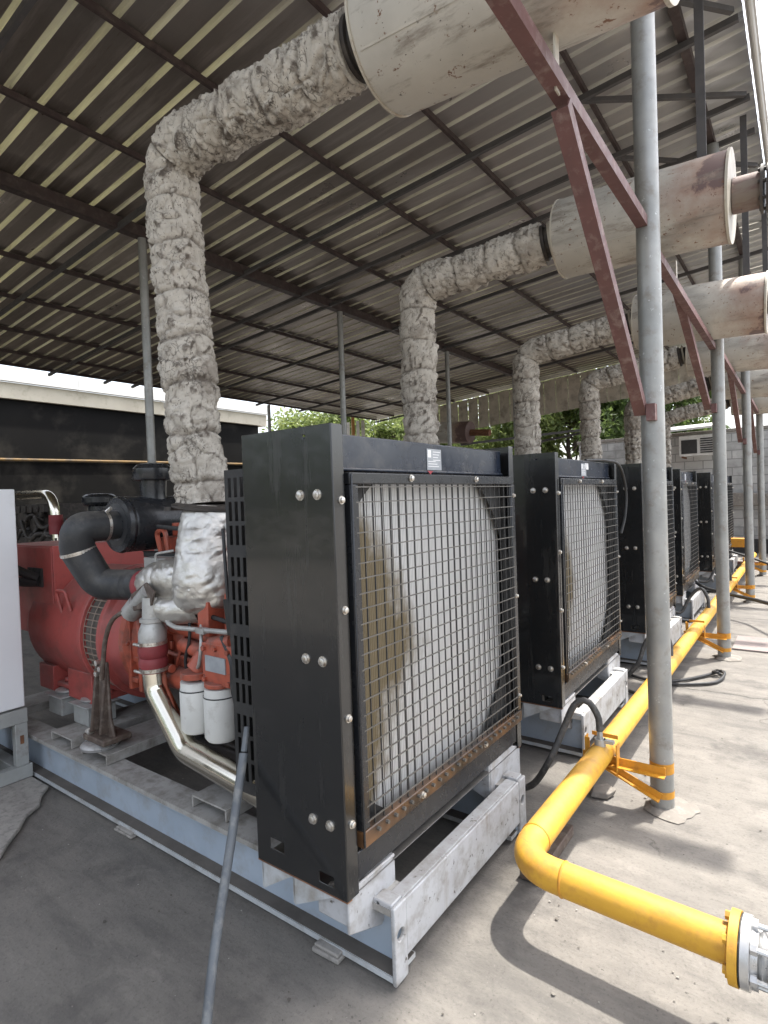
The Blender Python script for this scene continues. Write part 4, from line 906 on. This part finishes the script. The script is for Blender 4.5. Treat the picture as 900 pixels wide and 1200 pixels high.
b = MB(); b.tube([V((-.63 + .03 * math.cos(a), 5.57 + .035 * math.sin(a), .035 + .008 * math.sin(2 * a))) for a in [2 * math.pi * k / 16 for k in range(15)]], .010, 8)
b.tube([V((-.645 + .024 * math.cos(a), 5.545 + .03 * math.sin(a), .045 + .006 * math.cos(a))) for a in [2 * math.pi * k / 16 for k in range(15)]], .010, 8)
tag(b.build('cable_knot', M['cable'], None, org=(-.63, 5.57, .03)), 'knot of black tape around the floor cable end', 'knot')
cable('slack_cable', [(-1.5, 9.0, .55), (-1.16, 8.55, .33), (-.84, 8.24, .29), (-.55, 7.97, .28), (-.37, 7.63, .3), (-.1, 7.1, .33), (.3, 6.4, .5)], .022, M['cable'], 'thick slack black cable slung across past the second post', 'cable', None, 10)
cable('slack_cable', [(-1.5, 10.8, .7), (-1.1, 10.6, .62), (-.7, 10.5, .5), (-.3, 10.4, .36), (.2, 10.2, .2)], .018, M['cable'], 'thinner slack black cable crossing before the third post', 'cable', None, 10)
cable('ground_hose', [(-1.35, 4.9, .02), (-1.15, 4.75, .02), (-1.02, 4.72, .02), (-.95, 4.95, .02)], .014, M['hose_grey'], 'grey hose lying on the floor by the second skid end', 'hose')

# ------------------------------------------------------------------ cabinet, conduit and small things at the left
cb = thing('control_cabinet', 'white control cabinet on a grey steel stand at the left edge', 'cabinet', (-4.1, 1.0, .028))
b = MB(); b.box(-4.35, -3.752, .35, 1.432, .455, 1.742); b.build('cabinet_body', M['white_panel'], cb, bevel=.006)
b = MB(); b.box(-3.7515, -3.750, .36, 1.425, .462, 1.735); b.build('front_panel', M['white_panel'], cb)
b = MB()
for (xa, xb, ya, yb, za, zb) in ((-3.80, -3.748, .35, 1.442, .36, .445), (-3.80, -3.745, .35, 1.455, .03, .11), (-3.80, -3.75, 1.372, 1.44, .11, .36), (-3.80, -3.75, .8, .87, .11, .36),
                                 (-4.35, -4.30, 1.37, 1.44, .03, .445), (-4.30, -3.80, 1.37, 1.438, .36, .44), (-4.30, -3.80, 1.37, 1.44, .03, .10), (-4.35, -4.3, .35, .42, .03, .445)): b.box(xa, xb, ya, yb, za, zb)
b.box(-4.2, -3.9, .6, 1.3, .112, .33, 1)
b.build('stand', [M['frame_grey'], M['matt_black']], cb, bevel=.004)
b = MB(); b.box(-3.7475, -3.7465, 1.395, 1.415, .24, .29); b.build('rusty_slot', M['rust'], cb)
b = MB(); b.tube(resample(spline([(-1.462, .99, 0.0), (-1.515, 1.075, .20), (-1.578, 1.20, .45), (-1.642, 1.325, .71)], 8), .03), .0155, 16); b.cyl((-1.643, 1.327, .715), (-1.66, 1.36, .79), .011, 10)
tag(b.build('conduit_pipe', M['pvc'], None, org=(-1.46, 1.0, 0)), 'grey conduit pipe leaning from the floor against the nearest radiator guard', 'conduit')
for p, s, l in (((-2.73, 1.485, .004), (.075, .045, .022), 'small concrete packer under the middle of the nearest skid rail'), ((-1.385, 1.48, .004), (.06, .05, .03), 'small concrete packer under the nearest skid corner')):
    b = MB(); x, y, z = p; a, c, h = s
    b.prism([(x - a, y - c, z), (x + a, y - c * .9, z), (x + a * .95, y + c, z), (x - a * .9, y + c, z)], (0, 0, h * .55)); b.prism([(x - a * .9, y - c * .85, z + h * .58), (x + a * .92, y - c * .8, z + h * .58), (x + a * .9, y + c, z + h * .58), (x - a * .8, y + c, z + h * .58)], (0, 0, h * .4))
    tag(b.build('packer_block', M['block_stone'], None, org=p, bevel=.004), l, 'block', 'packers under the skid')
b = MB(); b.box(-.99, -.90, 2.20, 2.62, .006, .055); tag(b.build('wooden_batten', M['cast_brown'], None, org=(-.95, 2.4, 0), bevel=.004), 'brown wooden batten lying under the gas pipe by the elbow', 'batten')
b = MB(); b.prism([(-.94, 3.0, .006), (-.86, 3.02, .006), (-.84, 3.09, .006), (-.90, 3.13, .006), (-.96, 3.07, .006)], (.01, .01, .03)); tag(b.build('rubble_stone', M['cement'], None, org=(-.9, 3.05, 0), bevel=.006), 'pale broken stone on the floor below the nearest pipe bracket', 'stone')

# ------------------------------------------------------------------ behind: neighbour building, opposite engine, wall, trees
nb = thing('neighbouring_building', 'dark soot-blackened building with white gutter and beige soffit behind the engines', 'building', (-13.5, 5, 0))
b = MB(); b.box(-13.75, -13.10, -8, 11.6, 0, 3.935); b.build('wall', M['soot_wall'], nb)
b = MB(); b.box(-13.45, -13.0, -8, 11.85, 3.94, 4.265); b.box(-13.9, -13.45, -8, 11.85, 4.0, 4.3); b.build('soffit', M['soffit'], nb)
b = MB(); b.box(-13.02, -12.9, -8, 11.9, 4.275, 4.52)
for k in range(9): b.box(-13.03, -12.895, -6 + 2.05 * k, -5.97 + 2.05 * k, 4.272, 4.524)
b.build('gutter', M['gutter'], nb)
b = MB(); b.tube([(-13.06, -2, 2.60), (-13.06, 11.2, 2.79)], .03, 10); tag(b.build('wall_pipe', M['cast_ochre'], None, org=(-13.4, 5, 2.7)), 'yellow pipe running along the dark wall behind the engines', 'pipe')
oe = thing('opposite_engine', 'dark engine with a chrome pipe standing behind the alternator, far left', 'engine', (-8.6, 3.6, 0))
b = MB(); b.box(-9.7, -8.1, 3.55, 4.2, .3, 1.25); rg = random.Random(9)
for x, z, r in ((-9.3, 1.5, .16), (-8.95, 1.42, .10), (-8.75, 1.58, .07), (-9.1, 1.25, .09), (-8.5, 1.32, .08), (-9.5, 1.25, .11)):
    b.lathe((x, 3.62, z), (0, 1, 0), [(0, r * .6), (.01, r), (.06, r), (.07, r * .8), (.2, r * .8)], 20)
for k in range(8):
    x = -9.5 + .15 * k; z = rg.uniform(1.2, 1.6)
    b.tube(resample(spline([(x, 3.60, z), (x + .1, 3.54, z + rg.uniform(-.1, .15)), (x + .25, 3.56, z + rg.uniform(-.2, .2)), (x + .34, 3.68, z)], 5), .03), rg.uniform(.018, .035), 8)
for k in range(5): b.box(-9.45 + .2 * k, -9.32 + .2 * k, 3.6, 3.8, 1.60, 1.70)
b.box(-9.5, -8.4, 3.75, 4.2, 1.25, 1.72); b.build('engine_block', M['sump'], oe, bevel=.02)
b = MB(); b.tube(fillet([(-10.2, 3.6, 1.87), (-8.22, 3.6, 1.84), (-8.16, 3.6, 1.20)], .28, 10), .068, 20); b.build('chrome_pipe', M['chrome'], oe)
b = MB(); b.lathe((-8.165, 3.6, 1.30), (0, 0, 1), [(0, .085), (.1, .09), (.12, .085), (.14, .09), (.26, .085)], 20); b.box(-8.1, -7.5, 3.7, 4.0, 1.0, 1.5); b.build('red_hose', M['silicone'], oe)
b = MB(); b.tube(fillet([(-8.16, 3.6, 1.22), (-8.2, 3.6, 1.08), (-8.7, 3.6, 1.05)], .1, 6), .07, 14); b.build('elbow', M['alu'], oe)
b = MB(); b.cyl((-7.1, 3.65, 1.45), (-7.1, 3.65, 1.66), .13, 24); b.lathe((-7.1, 3.65, 1.66), (0, 0, 1), [(0, .16), (.03, .2), (.11, .2), (.14, .16), (.15, .05)], 28); b.box(-7.6, -6.9, 3.6, 4.1, .4, 1.45); b.build('intake_cap', M['black_frame'], oe, bevel=.01)
b = MB(); b.lathe((-6.65, 11, 3.06), (1, 0, -.09), [(0, .22), (.01, .235), (.9, .235), (.91, .22)], 32); 
t = thing('rusty_muffler', 'brown rusted drum muffler hung far behind the nearest radiator top', 'muffler', (-6.2, 11, 3)); b.build('can', M['muffler'], t, org=(-6.9, 11, 3.0))
t.children[0].location = V((-6.9, 11, 3.0)) - V((-6.2, 11, 3))
b = MB(); b.cyl((-5.75, 11, 2.975), (-5.3, 11, 2.93), .07, 14); b.build('stub_pipe', M['rust'], t)
b = MB(); b.cyl((-6.65, 11, 3.06), (-6.9, 11, 3.08), .09, 14); b.build('stub_pipe', M['rust'], t)
b = MB(); b.bar((-6.0, 11.0, 2.74), (-3.6, 13.0, 3.02), .05, .05); b.bar((-8.2, 13.9, 2.6), (-4.2, 13.9, 3.05), .05, .05)
tag(b.build('dark_rail', M['rafter'], None, org=(-6, 11, 2.7)), 'thin dark rails sloping below the rusted drum muffler', 'rail')

w = thing('block_wall', 'grey concrete block boundary wall behind the row of generators', 'wall', (0, 16.6, 0))
b = MB(); b.box(-5.2, 9, 16.5, 16.72, .34, 2.98); b.build('masonry', M['blockwall'], w, org=(0, 16.6, 0))
b = MB(); b.box(-5.2, 9, 16.40, 16.73, 0, .34); b.build('dark_plinth', M['matt_black'], w)
b = MB(); b.box(-5.25, 9, 16.47, 16.76, 2.98, 3.06); b.build('coping', M['cement'], w, bevel=.01)
t = thing('air_conditioner', 'old white outdoor air conditioner with slatted front under a pale canopy', 'air conditioner', (-2.1, 16.1, 2.3))
b = MB(); b.box(-2.55, -1.72, 15.95, 16.3, 2.42, 2.92); b.build('casing', M['ac_white'], t, bevel=.01)
b = MB()
for k in range(7): b.box(-2.08, -1.78, 15.93, 15.948, 2.48 + .055 * k, 2.51 + .055 * k)
b.box(-2.5, -2.15, 15.935, 15.948, 2.48, 2.82); b.build('louvre', M['matt_black'], t)
b = MB(); b.prism([(-3.3, 15.7, 3.02), (-1.6, 15.7, 3.06), (-1.6, 16.45, 3.2), (-3.3, 16.45, 3.16)], (0, 0, .05)); b.build('canopy', M['ac_white'], t)
for x in (-2.5, -1.8):
    b = MB(); b.box(x, x + .04, 15.95, 16.49, 2.38, 2.42); b.build('bracket', M['rust'], t)
b = MB(); b.prism([(-1.7, 16.38, 1.15), (-.4, 16.38, 1.15), (-.4, 16.38, 1.42), (-1.7, 16.38, 1.5)], (0, -.15, 0)); tag(b.build('cement_ledge', M['cement'], None, org=(-1, 16.3, 1.2), bevel=.02), 'pale cement ledge along the block wall beyond the posts', 'ledge')
t = thing('gate_pillar', 'white pillar with a pale cap at the right edge beside the wall', 'pillar', (-.35, 14.6, 0))
b = MB(); b.box(-.42, -.1, 14.5, 14.8, 0, 2.35); b.build('shaft', M['gutter'], t, bevel=.01)
b = MB(); b.prism([(-.62, 14.3, 2.36), (.4, 14.3, 2.36), (.4, 14.3, 2.48), (-.25, 14.3, 2.56), (-.55, 14.3, 2.42)], (0, .7, 0)); b.build('cap', M['ac_white'], t)
b = MB(); b.cyl((-.545, 14.4, 0), (-.545, 14.4, 2.2), .04, 12); tag(b.build('dark_pole', M['rafter'], None, org=(-.545, 14.4, 0)), 'thin dark pole in front of the white pillar', 'pole')
b = MB(); b.box(-1.3, 3, 13.2, 13.9, .004, .14); b.box(-1.28, 3, 13.18, 13.2, .09, .15, 1)
tag(b.build('concrete_kerb', [M['cement'], M['redlead']], None, org=(0, 13.5, 0), bevel=.01), 'low pale kerb across the far end of the yard', 'kerb')
b = MB(); b.box(-.62, 3, 6.55, 7.15, .004, .016); o = struct(b.build('yard_patch', M['yard_strip']))
b = MB(); b.box(-1.35, -.85, 12.9, 13.1, .45, .62); b.box(-1.35, -1.28, 12.92, 13.08, 0, .45); b.box(-.92, -.85, 12.92, 13.08, 0, .45)
tag(b.build('yellow_trestle', M['yellow_dull'], None, org=(-1.1, 13, 0), bevel=.01), 'yellow steel trestle at the far end of the gas pipe', 'trestle')

# unseen hedge added behind the camera for its reflection in black panels
b = MB(); rg = random.Random(21)
for k in range(9000):
    x = rg.uniform(-24, -3); y = -9 + rg.uniform(-.8, .8); z = 3.9 * rg.random() ** .8 + .5 * noise.noise(V((x * .6, 0, 0)))
    p = V((x, y, max(.05, z))); u = V((rg.gauss(0, 1), rg.gauss(0, 1), rg.gauss(0, 1))).normalized(); w_ = u.orthogonal().normalized(); q = rg.uniform(.18, .36)
    b.add([p, p + u * q * .5 + w_ * q * .25, p + u * q, p + u * q * .5 - w_ * q * .25], [(0, 1, 2, 3)])
o = b.build('reflection_hedge', M['leaf'], sharp=180); o['kind'] = 'stuff'; tag(o, 'tall green hedge added unseen behind the camera to be reflected in black panels', 'reflection_hedge')

def tree(x, y, h, cr, label, seed, mat, nl, lsz=.16, low=.35, squash=1.0):
    rg = random.Random(seed); t = thing('tree', label, 'tree', (x, y, 0), 'trees beyond the shed')
    b = MB(); top = V((x + rg.uniform(-.3, .3), y, h * .8))
    b.tube(resample(spline([(x, y, 0), (x + rg.uniform(-.1, .1), y, h * .3), (x + rg.uniform(-.2, .2), y, h * .55), top], 5), .3), .1, 9, 0, lambda u: .13 * (1 - .8 * u) * h / 5)
    cl = []
    for k in range(11):
        z0 = h * rg.uniform(.3, .7); a = rg.uniform(0, 6.28); L = cr * rg.uniform(.6, 1.1)
        e = V((x + L * math.cos(a), y + L * math.sin(a), z0 + h * rg.uniform(.08, .34) * squash))
        b.tube(spline([(x, y, z0), (V((x, y, z0)) + e) / 2 + V((0, 0, .15)), e], 5), .03, 6, 0, lambda u: .045 * (1 - .75 * u) * h / 5)
        cl.append((e, rg.uniform(.4, .75) * cr * .75)); cl.append(((V((x, y, z0)) + e) / 2 + V((rg.uniform(-.3, .3), rg.uniform(-.3, .3), .3)), rg.uniform(.3, .55) * cr * .7))
    b.build('trunk', M['bark'], t); cl.append((top + V((0, 0, h * .08)), cr * .5))
    b = MB()
    for k in range(int(nl * 2.6)):
        c, r = cl[k % len(cl)]; d = V((rg.gauss(0, 1), rg.gauss(0, 1), rg.gauss(0, .8))).normalized() * r * rg.random() ** .5
        p = c + d
        if p.z < h * low: continue
        u = V((rg.gauss(0, 1), rg.gauss(0, 1), rg.gauss(0, .6) - .5)).normalized(); w_ = u.cross(V((rg.gauss(0, 1), rg.gauss(0, 1), rg.gauss(0, 1)))).normalized(); s = lsz * rg.uniform(.6, 1.3)
        b.add([p, p + u * s * .5 + w_ * s * .2, p + u * s, p + u * s * .5 - w_ * s * .2], [(0, 1, 2, 3)])
    b.build('crown', M[mat], t, sharp=180)
tree(-11.2, 20, 5.6, 2.1, 'pale feathery tree seen between the two slats of far roof posts', 1, 'leaf_pale', 5200, .22)
tree(-17.5, 20, 6.2, 2.6, 'pale green tree above the nearest radiator, left of the orange post', 2, 'leaf_pale', 6500, .24)
tree(-8.0, 20.5, 6.0, 2.2, 'open-branched tree between the second and third lagged pipes', 3, 'leaf_pale', 4200, .2)
tree(-4.9, 19.2, 6.2, 2.0, 'dense green tree left of the nearest galvanised post', 4, 'leaf', 6500, .2)
tree(-3.0, 18.8, 5.7, 1.5, 'dark leafy tree between the nearest and second posts', 5, 'leaf', 4500, .2)
tree(1.2, 24, 5.6, 1.4, 'small distant tree at the right edge above the wall', 6, 'leaf', 2500, .2)
tree(-6.4, 19.6, 5.9, 1.9, 'leafy tree seen above the third radiator, left of the dense tree', 9, 'leaf_pale', 5200, .2)
tree(-14, 21, 6.0, 2.2, 'pale tree behind the orange post', 8, 'leaf_pale', 5200, .22)

# ------------------------------------------------------------------ light, sky, camera
sunv = V((.22, .36, 1)).normalized()
el = math.asin(sunv.z); az = math.atan2(sunv.x, sunv.y)
w = bpy.data.worlds.new('World'); S.world = w; w.use_nodes = True; nt = w.node_tree
sky = nt.nodes.new('ShaderNodeTexSky'); sky.sky_type = 'NISHITA'; sky.sun_disc = False; sky.sun_elevation = el; sky.sun_rotation = az
sky.dust_density = 4.0; sky.air_density = 1.0
bg = nt.nodes['Background']; hsv = nt.nodes.new('ShaderNodeHueSaturation'); hsv.inputs['Saturation'].default_value = .42; nt.links.new(sky.outputs[0], hsv.inputs['Color']); nt.links.new(hsv.outputs[0], bg.inputs['Color']); bg.inputs['Strength'].default_value = .15
ld = bpy.data.lights.new('sun', 'SUN'); ld.energy = 2.3; ld.angle = R(1.3); ld.color = (1, .95, .87)
lo = bpy.data.objects.new('sun', ld); COL.objects.link(lo); lo.rotation_euler = sunv.to_track_quat('Z', 'Y').to_euler(); lo.location = (3, 5, 20)

yaw, pitch, roll, f = .635844576, -.0206554421, .0356703331, 672.05
fw = V((-math.sin(yaw) * math.cos(pitch), math.cos(yaw) * math.cos(pitch), math.sin(pitch))); r0 = V((math.cos(yaw), math.sin(yaw), 0)); d0 = fw.cross(r0)
rt = r0 * math.cos(roll) + d0 * math.sin(roll); dn = -r0 * math.sin(roll) + d0 * math.cos(roll)
cam = bpy.data.cameras.new('camera'); co = bpy.data.objects.new('camera', cam); COL.objects.link(co)
m = Matrix.Identity(4)
for i in range(3): m[i][0] = rt[i]; m[i][1] = -dn[i]; m[i][2] = -fw[i]
m[0][3], m[1][3], m[2][3] = 0, 0, 1.6
co.matrix_world = m
cam.sensor_fit = 'VERTICAL'; cam.sensor_height = 36; cam.lens = f / 1200 * 36; cam.clip_start = .05; cam.clip_end = 500
S.camera = co
S.view_settings.view_transform = 'Standard'; S.view_settings.look = 'None'; S.view_settings.gamma = 1; S.view_settings.exposure = 1.85
S.view_settings.use_curve_mapping = False
S.cycles.max_bounces = 10; S.cycles.diffuse_bounces = 6; S.cycles.glossy_bounces = 4
S.cycles.use_denoising = True
for o in list(bpy.data.objects):
    if '_o' in o: del o['_o']
